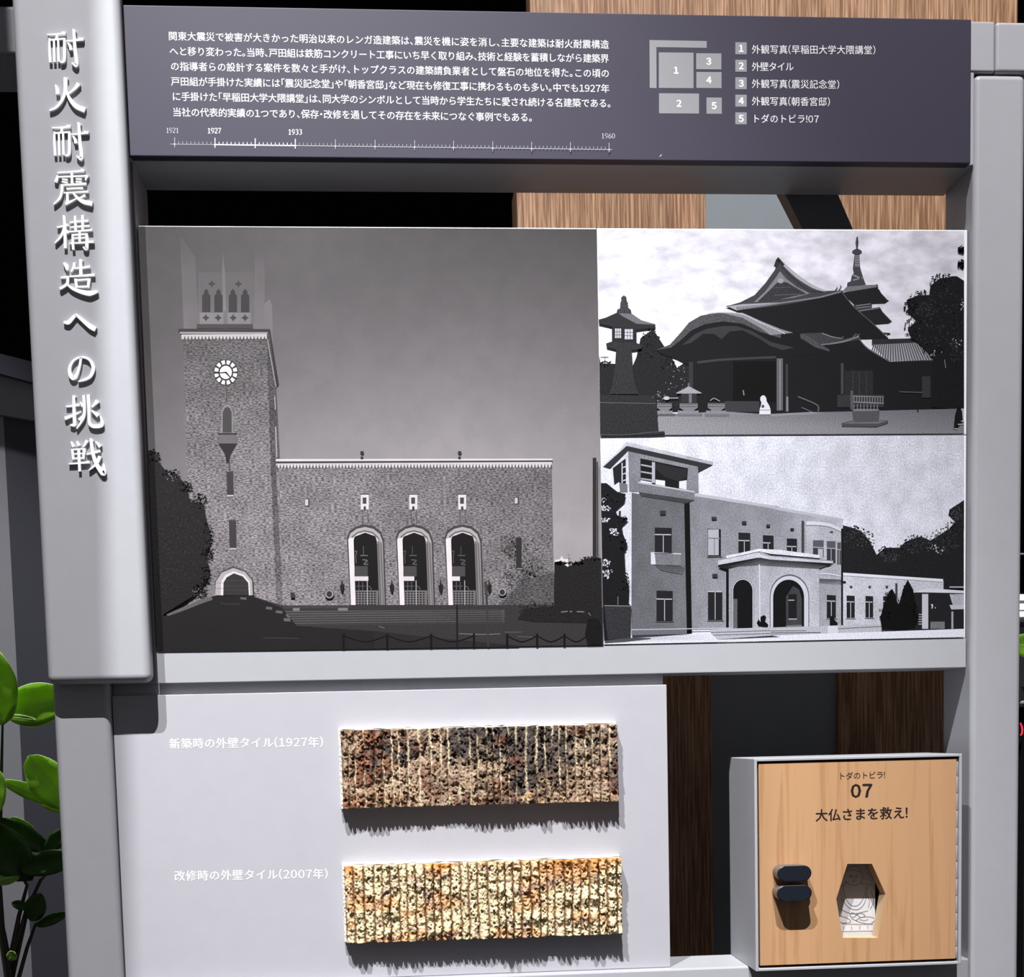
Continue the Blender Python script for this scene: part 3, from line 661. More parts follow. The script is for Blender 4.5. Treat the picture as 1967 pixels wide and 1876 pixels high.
# trees
P.poly([B1(40, 1150), B1(60, 1210), B1(160, 1215), B1(330, 1230), B1(360, 1160), B1(395, 1000), B1(500, 925), B1(560, 1020), B1(660, 1170), B1(700, 1250), B1(800, 1180), B1(960, 1230), B1(965, 1620), B1(45, 1620)], 46, FO)
P.leaves([(480, 1000, 80, 70), (440, 1130, 70, 80), (620, 1220, 60, 60), (100, 1220, 60, 30), (930, 1300, 30, 60)], 60, 2.2, 36, 56, B1)
P.leaves([(690, 1330, 90, 130), (920, 1310, 45, 90), (560, 1500, 60, 60)], 26, 1.5, 120, 205, B1)
P.lines([([(95, 1150), (95, 1200)], 1), ([(60, 1160), (125, 1160)], .9)], 90, f=B1)
# wing roof and main hall
P.poly([(850, 1010), (1250, 1000), (1260, 1040), (850, 1060)], 56, f=B2)
P.poly([(855, 1055), (1290, 1035), (1420, 1180), (1000, 1198)], 168, f=B2)
P.lines([([(868 + k * 17.5, 1052 - k * .8), (868 + k * 17.5 - (50 - k * 3.5) + 60 * (k / 24), 1192)], 1.7) for k in range(0, 26)], 66, f=B2)
P.poly([(740, 1000), (800, 1075), (1005, 1200), (1420, 1185), (1420, 1600), (400, 1620), (150, 1560), (150, 1080)], 42, f=B2)
P.poly([B1(1110, 745), B1(1240, 740), B1(1571, 690), B2(600, 600), B2(700, 740), B2(990, 1005), B2(740, 1010), B2(500, 1000), B2(240, 960), B1(1571, 930), B1(1400, 880), B1(1200, 780)], 41)
P.poly([B1(1110, 728), B1(1571, 680), B2(560, 600), B2(600, 612), B2(430, 660), B1(1571, 712), B1(1200, 768)], 178)
e0, e1 = B1(1200, 764), B2(590, 622)
def curve(p, q, t, sag): return (p[0] + (q[0] - p[0]) * t, p[1] + (q[1] - p[1]) * t + sag * 4 * t * (1 - t))
P.many([([curve(e0, e1, k / 62, 5), curve(e0, e1, (k + .5) / 62, 5), (curve(e0, e1, (k + .5) / 62, 5)[0], curve(e0, e1, (k + .5) / 62, 5)[1] - 6), (curve(e0, e1, k / 62, 5)[0], curve(e0, e1, k / 62, 5)[1] - 6)], 96) for k in range(62)])
P.poly([B1(1110, 735), B1(1230, 700), B1(1350, 640), B1(1440, 540), B1(1520, 430), B1(1550, 322), B2(90, 350), B2(180, 440), B2(320, 540), B2(460, 605), B2(600, 600), B2(420, 650), B1(1571, 700), B1(1250, 715)], 76, GR)
P.poly([B1(1345, 700), B1(1440, 610), B1(1530, 490), B2(80, 440), B2(130, 500), B2(220, 570), B2(330, 625), B2(200, 660)], 140)
P.poly([B1(1375, 695), B1(1460, 615), B1(1540, 535), B2(90, 525), B2(140, 535), B2(300, 628), B2(0, 690)], 66, FO)
P.lines([([(100, 370), (220, 480), (360, 570), (460, 605)], [5, 7, 6, 3])], 186, f=B2); P.lines([([(90, 400), (200, 510), (330, 600), (440, 615)], 1.6)], 60, f=B2)
P.lines([([(20, 580), (170, 572)], 1.3), ([(30, 640), (250, 632)], 2)], 96, f=B2, m=GR); P.disc(85, 520, 26, 22, 172, f=B2)
P.lines([([(45, 400), (60, 350), (66, 325)], [8, 7, 2]), ([(70, 345), (110, 390)], [6, 5])], 58, f=B2)
P.lines([([(540, 600), (560, 580), (552, 575)], 1.5), ([(570, 600), (592, 570), (585, 560)], 1.5), ([(600, 615), (700, 740), (860, 880), (985, 1000)], 1.8)], 96, f=B2)
P.poly([B1(800, 1150), B1(1571, 1100), B2(300, 1060), B2(500, 1000), B2(1000, 1200), B2(1380, 1200), B2(1500, 1600), B2(400, 1625), B2(0, 1650), B1(800, 1640)], 40)
# lower right eave
P.poly([(260, 960), (440, 955), (600, 1010), (740, 985), (760, 1010), (600, 1040), (430, 1060)], 74, GR, B2); P.lines([([(430, 1055), (600, 1030), (740, 985)], 3), ([(430, 958), (520, 990), (605, 1002)], 1.5)], 148, f=B2)
P.many([([B2(440 + k * 15, 1048 - k * 2.8), B2(447 + k * 15, 1047 - k * 2.8), B2(447 + k * 15, 1060 - k * 3.2), B2(440 + k * 15, 1062 - k * 3.2)], 66) for k in range(20)])
P.lines([([(590, 1005), (615, 985)], 1.5), ([(690, 990), (722, 962)], 1.8), ([(715, 990), (748, 965)], 1.8), ([(745, 1010), (820, 1090), (1000, 1196)], 2.2)], 110, f=B2)
# curved karahafu porch
P.poly([B1(525, 1100), B1(640, 1060), B1(720, 980), B1(800, 880), B1(900, 815), B1(1050, 785), B1(1250, 790), B1(1400, 860), B1(1571, 935), B2(120, 940), B2(250, 965), B2(500, 1105), B2(500, 1130), B2(60, 1160), B2(60, 1620), B1(1100, 1620), B1(960, 1620), B1(960, 1230), B1(800, 1230), B1(700, 1180), B1(560, 1130)], 40)
P.poly([B1(525, 1100), B1(640, 1055), B1(730, 955), B1(800, 870), B1(900, 812), B1(1050, 783), B1(1250, 790), B1(1400, 860), B1(1571, 930), B1(1571, 1000), B1(1400, 950), B1(1250, 880), B1(1080, 860), B1(930, 885), B1(820, 935), B1(740, 1010), B1(650, 1080)], 88, FO)
P.poly([B1(1050, 783), B1(1250, 788), B1(1400, 855), B1(1571, 925), B2(190, 955), B2(0, 975), B1(1400, 915), B1(1250, 830)], 150, GR)
P.lines([([B1(960, 795), B1(1080, 785), B1(1250, 800), B1(1400, 870), B1(1571, 945), B2(120, 965)], 2)], 204, m=GR)
P.poly([B1(740, 1060), B1(860, 960), B1(960, 920), B1(1080, 900), B1(1200, 900), B1(1330, 940), B1(1480, 1030), B1(1571, 1055), B2(200, 1080), B2(100, 1100), B1(1480, 1065), B1(1400, 1010), B1(1250, 935), B1(1140, 945), B1(1075, 1010), B1(1010, 965), B1(920, 965), B1(820, 1040)], 66)
P.poly([(250, 962), (300, 975), (400, 1040), (500, 1100), (490, 1112), (380, 1078), (250, 1000)], 86, FO, B2)
P.lines([([(870, 1205), (1100, 1180), (1530, 1160)], 4.6)], 70, f=B1)
P.rect(1170, 1195, 1530, 1535, 30, f=B1); P.rect(800, 1200, 835, 1420, 62, f=B1)
P.poly([(1535, 1180), (1571, 1175), (1571, 1610), (1540, 1610)], 84, f=B1); P.rect(52, 1170, 104, 1605, 108, f=B2, m=GR); P.rect(76, 1180, 84, 1600, 150, f=B2); P.rect(128, 1215, 146, 1500, 70, f=B2); P.rect(130, 1490, 150, 1615, 132, f=B2)
P.lines([([(1255, 1436), (1262, 1480)], 2)], 150, f=B1)
P.rect(1100, 1530, 1390, 1620, 72, f=B1); P.lines([([(1100, 1545 + k * 16), (1390, 1545 + k * 16)], .7) for k in range(5)], 50, f=B1)
P.rect(590, 1210, 612, 1470, 78, f=B2); P.rect(620, 1270, 860, 1480, 52, f=B2, m=FO); P.lines([([(x, 1280), (x, 1470)], 1.3) for x in (690, 745, 805)], 72, f=B2)
P.rect(560, 1475, 950, 1580, 62, f=B2); P.lines([([(690, 1485), (950, 1492)], 1.6), ([(690, 1535), (950, 1545)], 2)] + [([(700 + k * 22, 1490), (700 + k * 22, 1535)], 1.3) for k in range(12)], 150, f=B2)
P.lines([([(700 + k * 28, 1550), (700 + k * 28, 1600)], 2) for k in range(8)], 120, f=B2, m=GR); P.rect(670, 1440, 692, 1600, 96, f=B2)
P.lines([([(230, 1490), (390, 1560), (398, 1615)], 2.6), ([(260, 1580), (350, 1620)], 2), ([(1080, 1450), (1280, 1455)], 1.6), ([(1370, 1465), (1470, 1530)], 1.3)], 104, f=B2)
P.rect(1270, 1320, 1340, 1500, 62, f=B2)
# right tree
P.poly([(1340, 560), (1420, 500), (1560, 480), (1622, 520), (1622, 1600), (1350, 1580), (1370, 1180), (1300, 1100), (1180, 990), (1150, 920), (1230, 850), (1170, 800), (1140, 680), (1240, 640), (1330, 640)], 38, FO, B2)
P.leaves([(1440, 520, 110, 60), (1270, 680, 110, 80), (1200, 920, 80, 90), (1360, 1100, 80, 60), (1600, 260, 30, 30), (1600, 380, 30, 40), (1180, 740, 60, 60), (1560, 760, 60, 140)], 90, 2.4, 30, 52, B2)
P.leaves([(1440, 700, 130, 120), (1400, 950, 180, 120), (1560, 1100, 60, 120), (1300, 760, 80, 60)], 60, 1.6, 62, 96, B2)
P.leaves([(1600, 720, 20, 60), (1560, 1040, 60, 40), (1390, 1130, 60, 30)], 10, 1.8, 190, 230, B2)
P.lines([([(1458, 1180), (1468, 1250)], 1)], 160, f=B2)
# ground
P.poly([B1(540, 1640), B1(1100, 1615), B2(0, 1640), B2(400, 1620), B2(1620, 1590), (1852, 832.2), (1200, 835.5), B1(540, 1700)], [150, 146, 132, 122, 118, 140, 156, 152], GR)
P.poly([B2(0, 1635), B2(350, 1618), B2(460, 1625), B2(300, 1640), B2(0, 1655)], 150)
# basins, censer, dog, well, person
for x, w_ in ((595, 62), (798, 76), (1030, 72)):
    P.rect(x - w_ * 1.35, 1632, x + w_ * 1.5, 1655, 120 if x > 700 else 96, f=B1, m=GR); P.rect(x - w_ * 1.2, 1608, x + w_ * 1.1, 1636, 142, f=B1, m=GR)
    P.poly([(x - w_, 1545), (x + w_, 1545), (x + w_, 1585), (x + w_ * .5, 1608), (x - w_ * .5, 1608), (x - w_, 1585)], 132, f=B1, m=GR); P.lines([([(x - w_, 1552), (x + w_, 1552)], 1.2), ([(x - w_, 1574), (x + w_, 1574)], 1)], 70, f=B1)
P.poly([(695, 1458), (770, 1420), (798, 1400), (830, 1420), (905, 1458), (905, 1465), (695, 1465)], 168, f=B1, m=GR); P.rect(735, 1466, 865, 1540, 58, f=B1); P.rect(800, 1470, 824, 1542, 120, f=B1); P.disc(798, 1388, 9, 12, 110, f=B1)
P.disc(612, 1503, 26, 16, 200, f=B1); P.lines([([(980, 1525), (1010, 1505), (1060, 1530)], 2)], 150, f=B1); P.lines([([(640, 1502), (710, 1502)], 1.6)], 180, f=B1)
P.poly([(1398, 1500), (1410, 1482), (1432, 1480), (1448, 1500), (1452, 1530), (1475, 1570), (1485, 1600), (1485, 1640), (1390, 1640), (1392, 1600), (1402, 1570), (1408, 1540), (1398, 1520)], 232, f=B1); P.disc(1420, 1572, 12, 14, 90, f=B1); P.rect(1392, 1600, 1484, 1606, 150, f=B1)
P.poly([(596, 1712), (690, 1690), (985, 1690), (985, 1712), (890, 1745), (598, 1740)], 84, f=B2); P.poly([(610, 1715), (700, 1696), (975, 1694), (900, 1716)], 120, f=B2)
P.poly([(685, 1602), (910, 1596), (914, 1620), (905, 1700), (700, 1706), (688, 1650)], 92, f=B2, m=GR); P.poly([(685, 1602), (720, 1592), (905, 1594), (912, 1602), (880, 1610), (700, 1612)], 132, f=B2)
P.poly([(1562, 1590), (1590, 1580), (1612, 1620), (1612, 1700), (1560, 1760), (1535, 1762), (1545, 1650)], 36, f=B2); P.disc(1578, 1592, 15, 16, 30, f=B2); P.lines([([(1540, 1758), (1570, 1762)], 2), ([(1570, 1722), (1612, 1722)], 2)], 190, f=B2); P.rect(1598, 1590, 1621, 1700, 196, f=B2); P.poly([(1570, 1600), (1605, 1605), (1612, 1690), (1560, 1690)], 36, f=B2)
P.rect(1230, 1575, 1240, 1615, 40, f=B2)
# stone lantern, left
P.poly([(195, 785), (200, 760), (222, 752), (226, 700), (234, 690), (232, 660), (250, 645), (255, 642), (275, 655), (278, 690), (290, 705), (286, 740), (314, 765), (320, 800)], 72, FO, B1)
P.poly([(30, 845), (100, 830), (200, 785), (320, 795), (400, 850), (520, 885), (518, 910), (365, 930), (160, 905), (30, 878)], 56, GR, B1)
P.poly([(210, 790), (320, 797), (400, 850), (515, 888), (360, 880), (240, 815)], 120, f=B1, m=GR)
P.poly([(155, 905), (360, 925), (360, 1040), (155, 1040)], 50, f=B1); P.rect(180, 920, 232, 1000, 206, f=B1); P.rect(262, 925, 330, 1010, 214, f=B1)
P.lines([([(197, 918), (197, 1002)], .9), ([(215, 918), (215, 1002)], .9), ([(284, 922), (284, 1012)], .9), ([(307, 922), (307, 1012)], .9), ([(180, 948), (232, 948)], .9), ([(180, 974), (232, 974)], .9), ([(262, 952), (330, 954)], .9), ([(262, 980), (330, 982)], .9)], 48, f=B1)
P.poly([(105, 1045), (150, 1030), (360, 1040), (410, 1060), (400, 1090), (330, 1100), (320, 1100), (330, 1250), (345, 1385), (380, 1470), (130, 1470), (160, 1385), (180, 1250), (190, 1095), (110, 1075)], 58, FO, B1)
P.poly([B1(48, 1475), B1(480, 1480), B1(530, 1545), B1(545, 1780), B1(598, 1785), B1(596, 1808), B1(480, 1812), (1153, 836.3), B1(50, 1700)], 54, FO)
P.lines([([B1(50, 1540), B1(525, 1548)], 1.2), ([B1(50, 1808), B1(240, 1812), B1(480, 1790), B1(596, 1780)], 1)], 104)
for q in P.V: pass
P.build('print', ph)

# ---- photograph 3, villa
ph = thing('photo_panel', 'photograph panel of a pale rendered villa with an arched porch', 'photograph')
bx('panel', pxm + .15, px1, .9, 5.9, pz0 + .05, pzm - .05, 'paper_edge', ph, .8)
P = Print((.965, .97, 1.02), .9, ((1153, 839.5), (1852, 835.5), (1852, 1223.5), (1159.5, 1237.5)))
P.grid([(1153, 839.5), (1852, 835.5), (1852, 1223.5), (1159.5, 1237.5)], 10, 8, interp([(0, [246, 236, 228, 234]), (.3, [232, 228, 226, 230]), (.6, [232, 234, 234, 232]), (1, [246, 248, 246, 240])]), ST)
# trees behind right
P.poly([C2(600, 820), C2(690, 845), C2(760, 870), C2(830, 950), C2(890, 1070), C2(960, 1010), C2(1080, 1010), C2(1130, 960), C2(1260, 915), C2(1340, 950), C2(1420, 900), C2(1500, 850), C2(1540, 800), C2(1620, 790), C2(1620, 1400), C2(600, 1400)], 44, FO)
P.poly([(1500, 690), (1580, 640), (1622, 610), (1622, 860), (1540, 790), (1490, 740)], 46, FO, C2)
P.leaves([(700, 880, 90, 50), (800, 950, 70, 80), (980, 1040, 70, 40), (1240, 950, 110, 50), (1440, 920, 90, 70), (1580, 720, 60, 70), (1540, 850, 80, 60), (1150, 1010, 90, 50)], 70, 2.2, 34, 62, C2)
P.leaves([(720, 940, 100, 80), (1240, 990, 120, 70), (1000, 1080, 80, 50), (1480, 960, 100, 90), (1560, 720, 50, 60)], 75, 1.4, 66, 120, C2)
P.leaves([(1400, 1020, 60, 50)], 20, 2, 200, 230, C2)
# main block
P.poly([C1(885, 560), C1(1571, 672), C2(0, 662), C2(608, 772), C2(600, 1660), C2(400, 1680), C1(1571, 1700), C1(820, 1700), C1(806, 620)], [142, 150, 150, 200, 196, 190, 170, 150, 138], ST)
P.poly([C1(848, 552), C1(1571, 668), C2(0, 660), C2(610, 768), C2(606, 790), C2(0, 685), C1(1571, 692), C1(850, 578)], 196)
P.poly([C1(760, 620), C1(806, 622), C1(826, 1730), C1(782, 1735)], 30)
P.poly([C1(318, 550), C1(760, 620), C1(782, 1700), C1(318, 1700)], [104, 112, 124, 110], ST)
P.poly([C1(145, 345), C1(290, 200), C1(320, 560), C1(318, 1700), C1(290, 1700), C1(180, 700)], 222, ST)
P.poly([C1(290, 195), C1(878, 330), C1(882, 552), C1(560, 540), C1(300, 545)], [140, 146, 136, 132, 132], ST)
# tower openings
P.poly([C1(393, 262), C1(792, 345), C1(780, 525), C1(396, 465)], 38); P.poly([C1(520, 440), C1(600, 450), C1(600, 495), C1(520, 480)], 240); P.poly([C1(718, 455), C1(782, 445), C1(780, 525), C1(718, 512)], 236)
P.poly([(515, 300), (720, 345), (780, 350), (780, 420), (720, 455), (600, 420), (515, 345)], 52, f=C1)
P.lines([([(398, 316), (492, 334)], 3), ([(398, 374), (492, 390)], 3), ([(398, 432), (492, 446)], 3)], 176, f=C1); P.poly([(490, 292), (516, 296), (516, 470), (490, 466)], 186, f=C1)
P.poly([(395, 445), (490, 462), (490, 475), (395, 462)], 235, f=C1)
P.poly([(162, 345), (270, 262), (272, 470), (175, 490)], 44, f=C1); P.lines([([(240, 300), (240, 470)], 2), ([(248, 340), (270, 330)], 2), ([(248, 395), (270, 385)], 2), ([(248, 450), (270, 442)], 2)], 220, f=C1)
# roof slab
P.poly([(80, 332), (278, 158), (1000, 318), (878, 382), (876, 330), (290, 200), (140, 350)], 58, f=C1)
P.poly([(275, 126), (300, 128), (1000, 292), (1000, 318), (278, 158), (82, 332), (80, 322)], [206, 210, 178, 178, 200, 226, 226], ST, C1)
# balconies
P.poly([(375, 465), (848, 545), (848, 612), (380, 545)], 128, ST, C1); P.poly([(375, 458), (848, 538), (848, 550), (375, 470)], 200, f=C1); P.poly([(380, 546), (848, 612), (780, 640), (400, 580)], 74, ST, C1)
P.poly([(155, 505), (215, 465), (285, 478), (285, 545), (200, 545)], 120, f=C1); P.poly([(150, 505), (215, 460), (222, 540), (205, 545)], 232, f=C1)
P.poly([(482, 1055), (735, 1065), (732, 1160), (510, 1152)], 128, ST, C1); P.poly([(480, 1050), (512, 1046), (522, 1150), (482, 1152)], 226, f=C1); P.lines([([(482, 1052), (735, 1063)], 2)], 214, f=C1); P.poly([(515, 1154), (732, 1164), (765, 1180), (740, 1235), (560, 1200)], [84, 84, 96, 104, 96], ST, C1)
def win(f, x0, y0, x1, y1, light=0, t=.28):
    P.poly([(x0, y0), (x1, y0 + 4), (x1, y1), (x0, y1)], 46, f=f)
    ym = y0 + (y1 - y0) * t; w_ = 2.0
    if light: P.rect(x0 + 3, y0 + 6, x1 - 18, y1 - 4, 186, f=f)
    P.lines([([(x0, ym), (x1 - 6, ym + 2)], w_), ([((x0 + x1) / 2, ym), ((x0 + x1) / 2, y1)], 1.4)], 200 if not light else 130, f=f)
    P.lines([([(x0 - 6, y1 + 8), (x1 + 10, y1 + 8)], 1.6)], 96, f=f)
win(C1, 514, 842, 656, 1050); win(C1, 528, 1370, 664, 1622); win(C1, 958, 852, 1068, 1078, 1, .35); win(C1, 960, 1378, 1080, 1612, 0, .0); win(C1, 1215, 884, 1314, 1050, 0, .4); win(C1, 1420, 906, 1508, 1022, 0, .55)
win(C2, 137, 932, 222, 1044, 0, .6); P.rect(0, 914, 26, 1020, 48, f=C2)
for f, x0, y0, x1, y1 in ((C1, 558, 700, 606, 735), (C1, 990, 752, 1032, 778), (C1, 1244, 788, 1282, 814), (C1, 1448, 816, 1480, 838), (C1, 996, 1230, 1040, 1260), (C2, 166, 846, 196, 864)):
    P.rect(x0, y0, x1, y1, 62, f=f)
P.poly([(212, 705), (230, 700), (228, 735), (212, 740)], 60, f=C1)
# bay
P.poly([(300, 795), (340, 790), (480, 805), (590, 850), (600, 950), (595, 1280), (410, 1270), (410, 1160), (300, 1060)], [196, 200, 204, 190, 184, 180, 190, 190, 190], ST, C2)
P.lines([([(300, 803), (400, 806), (500, 822), (592, 862)], 6)], 226, f=C2); P.lines([([(300, 826), (400, 826), (500, 840), (592, 880)], 1.4)], 130, f=C2)
P.rect(260, 785, 282, 1050, 74, f=C2)
for x0, x1, y0, y1 in ((356, 446, 948, 1090), (472, 545, 956, 1140), (560, 590, 966, 1150)): P.rect(x0, y0, x1, y1, 96, f=C2); P.rect(x0, y0 + 60, x1, y1, 66, f=C2); P.lines([([(x0, y0 + 58), (x1, y0 + 62)], 1.6), ([((x0 + x1) / 2, y0 + 60), ((x0 + x1) / 2, y1)], 1.3)], 190, f=C2)
P.rect(400, 1020, 440, 1100, 190, f=C2); P.rect(498, 872, 524, 886, 80, f=C2)
P.lines([([(410, 1230), (500, 1232), (590, 1250)], 2), ], 235, f=C2)
P.poly([(410, 1270), (590, 1278), (592, 1330), (540, 1320), (412, 1310)], [90, 90, 150, 150, 120], ST, C2)
P.poly([(410, 1310), (592, 1325), (596, 1660), (405, 1680)], 172, ST, C2)
# low wing
P.poly([(606, 1222), (1450, 1290), (1450, 1700), (606, 1700)], [214, 206, 196, 206], ST, C2); P.lines([([(606, 1230), (1446, 1284)], 5)], 240, f=C2); P.lines([([(606, 1246), (1440, 1298)], 1)], 150, f=C2)
win(C2, 472, 1406, 548, 1600, 0, .26); win(C2, 638, 1410, 706, 1598, 0, .28); win(C2, 796, 1414, 860, 1594, 0, .28); win(C2, 944, 1416, 1000, 1560, 0, .3)
for x in (662, 818, 962): P.poly([(x, 1330), (x + 26, 1330), (x + 20, 1350), (x + 6, 1350)], 70, f=C2)
P.rect(1046, 1308, 1064, 1440, 70, f=C2); P.rect(592, 850, 608, 1662, 40, f=C2); P.rect(594, 1290, 632, 1308, 40, f=C2)
# far porch right
P.poly([(1200, 1385), (1310, 1350), (1620, 1370), (1620, 1392), (1320, 1385)], 226, f=C2); P.poly([(1200, 1388), (1620, 1394), (1620, 1700), (1200, 1700)], 46, f=C2)
P.rect(1270, 1398, 1322, 1690, 208, f=C2); P.poly([(1500, 1400), (1620, 1398), (1620, 1500), (1530, 1500)], 190, ST, C2); P.rect(1500, 1335, 1620, 1345, 196, f=C2); P.poly([(1500, 1490), (1620, 1488), (1620, 1525), (1515, 1528)], 205, f=C2); P.rect(1516, 1545, 1532, 1690, 180, f=C2)
P.lines([([(1345, 1490), (1358, 1490), (1352, 1520)], 2), ([(1378, 1512), (1384, 1516)], 2)], 236, f=C2); P.lines([([(1240, 1570 + 20 * k), (1270, 1570 + 20 * k)], 2) for k in range(5)], 170, f=C2); P.rect(1340, 1630, 1460, 1690, 130, f=C2, m=ST)
# porte-cochere
P.poly([C1(1045, 1170), C1(1100, 1110), C1(1380, 1080), C1(1571, 1085), C2(520, 1150), C2(480, 1165), C1(1571, 1120), C1(1380, 1115), C1(1130, 1200)], 40)
P.poly([C1(1132, 1190), C1(1380, 1130), C1(1571, 1120), C2(408, 1165), C2(408, 1680), C2(0, 1710), C1(1132, 1700)], [150, 176, 180, 192, 206, 206, 170], ST)
P.poly([C1(1060, 1180), C1(1380, 1100), C2(0, 1098), C2(480, 1160), C2(400, 1190), C1(1380, 1160)], [44, 58, 60, 70, 110, 110], ST)
P.poly([C1(1044, 1120), C1(1370, 1052), C1(1400, 1048), C2(0, 1075), C2(524, 1118), C2(524, 1142), C2(0, 1110), C1(1400, 1095), C1(1370, 1096), C1(1044, 1156)], 214, ST)
P.poly([C1(1110, 1080), C1(1390, 1020), C1(1571, 1030), C2(410, 1072), C2(412, 1098), C2(0, 1062), C1(1390, 1042), C1(1120, 1100)], 236, ST)
P.lines([([C1(1390, 1048), C2(0, 1078), C2(520, 1120)], 1)], 110)
P.poly([C1(1112, 1210), C1(1134, 1200), C1(1134, 1690), C1(1112, 1690)], 34)
P.lines([([(1392, 1150), (1396, 1690)], 2)], 226, f=C1)
def arch(f, x0, x1, yt, yb, g, out=0):
    c = (x0 + x1) / 2; r = (x1 - x0) / 2
    P.poly([(x0 - out, yb)] + [(c - (r + out) * math.cos(t), yt + r * 1.15 - (r * 1.15 + out) * math.sin(t)) for t in np.linspace(0, math.pi, 18)] + [(x1 + out, yb)], g, f=f)
for f, x0, x1, yt, yb in ((C1, 1170, 1334, 1278, 1690), ):
    arch(f, x0, x1, yt, yb, 100, 10); arch(f, x0, x1, yt, yb, 232, 6); arch(f, x0, x1, yt, yb, 34)
    P.rect(1172, 1440, 1206, 1690, 104, f=C1, m=ST)
K1 = zf(1480, 820, 4.362)
arch(K1, 22, 296, 1262, 1700, 96, 28); arch(K1, 22, 296, 1268, 1700, 214, 22); arch(K1, 22, 282, 1278, 1700, 34)
P.poly([(190, 1330), (240, 1360), (262, 1440), (262, 1690), (130, 1690), (130, 1420)], 74, ST, C2); P.rect(150, 1400, 220, 1605, 42, f=C2); P.lines([([(150, 1450), (200, 1450)], 1.6), ([(150, 1608), (222, 1608)], 1.6)], 200, f=C2); P.lines([([(130, 1668), (262, 1662)], 3)], 120, f=C2)
# bases and drive
P.poly([C1(318, 1695), C1(780, 1690), C1(780, 1735), C1(320, 1745)], 118, GR); P.lines([([(318, 1698), (1140, 1684)], 1.6)], 204, f=C1)
P.poly([C1(980, 1700), C1(1060, 1690), C1(1478, 1680), C2(930, 1650), C2(930, 1720), C2(560, 1735), C1(1478, 1748), C1(1040, 1780), C1(985, 1760)], 196, GR)
P.lines([([C1(985, 1722), C1(1480, 1705)], 1.2), ([C1(985, 1745), C1(1480, 1730)], 1.2), ([C2(0, 1725), C2(420, 1722)], 1.6), ([C2(0, 1742), C2(400, 1735)], 1.3), ([C2(560, 1690), C2(930, 1670)], 1.2), ([C2(0, 1708), C2(300, 1706)], 1.2)], 84)
P.rect(480, 1665, 565, 1736, 222, f=C2)
P.poly([C1(90, 1790), C1(320, 1770), C1(980, 1725), C1(1040, 1782), C1(1571, 1760), C2(0, 1745), C2(1620, 1690), (1852, 1223.3), (1159.3, 1237.3)], [200, 190, 240, 236, 240, 244, 246, 246, 242], GR)
P.lines([([(95, 1800), (260, 1785), (480, 1772)], [6, 8, 2])], 84, f=C1, m=GR)
# bushes and left tree
P.poly([(1385, 1670), (1368, 1640), (1385, 1610), (1400, 1635), (1400, 1590), (1430, 1575), (1448, 1590), (1438, 1630), (1465, 1655), (1460, 1675)], 30, f=C1)
P.poly([(497, 1590), (525, 1575), (540, 1620), (562, 1640), (562, 1655), (497, 1658)], 34, f=C2)
P.poly([(932, 1690), (920, 1600), (945, 1500), (1000, 1370), (1020, 1355), (1045, 1400), (1070, 1490), (1090, 1440), (1110, 1360), (1150, 1278), (1195, 1360), (1215, 1470), (1240, 1600), (1200, 1690), (1060, 1705)], 24, f=C2)
P.leaves([(1150, 1380, 40, 60), (1130, 1480, 70, 60), (1000, 1430, 40, 60), (960, 1560, 50, 60), (1210, 1560, 30, 80)], 40, 2.4, 18, 34, C2)
P.poly([C1(60, 470), C1(110, 470), C1(200, 545), C1(270, 560), C1(260, 620), C1(180, 690), C1(200, 740), C1(290, 770), C1(230, 830), C1(250, 900), C1(285, 990), C1(260, 1040), C1(270, 1260), C1(300, 1340), C1(295, 1480), C1(318, 1500), C1(310, 1760), C1(90, 1790), C1(66, 1600), C1(62, 1000)], 38, FO)
P.leaves([(130, 600, 80, 50), (220, 770, 60, 30), (180, 900, 70, 90), (250, 990, 30, 50), (270, 1300, 30, 90)], 50, 2.4, 30, 48, C1)
P.leaves([(100, 680, 50, 20), (95, 775, 40, 15), (170, 880, 40, 30), (110, 1140, 40, 30), (120, 1220, 40, 40), (80, 610, 20, 10)], 16, 3.2, 222, 240, C1)
P.poly([(90, 1498), (318, 1500), (305, 1765), (120, 1780)], 60, FO, C1); P.lines([([(90, 1496), (318, 1500)], 1.6), ([(205, 1420), (205, 1490)], 1.2)], 140, f=C1)
P.poly([(66, 1790), (60, 1610), (110, 1620), (90, 1700), (100, 1790)], 34, FO, C1) if False else None
P.build('print', ph)

# ================================================================ TILE LABEL PANEL
x_w1 = 113.9
tp = thing('label_panel', 'broad pale lilac panel with white words, below the photographs, carrying two scratched tiles', 'panel')
z_wb = at(1287, 1871, 0)[1]
bx('panel', xl + .6, x_w1, -.5, 5.5, SHELF + .1, -163.4, 'white_board', tp, .5)
c3 = zf(280, 1300, 4.4675)
text_line('text_line', '新築時の外壁タイル(1927年)', c3(200, 572), c3(1525, 556), 21.8, -.62, 'white_ink', tp, .022)
text_line('text_line', '改修時の外壁タイル(2007年)', c3(242, 1706), c3(1565, 1686), 21.8, -.62, 'white_ink', tp, .022)

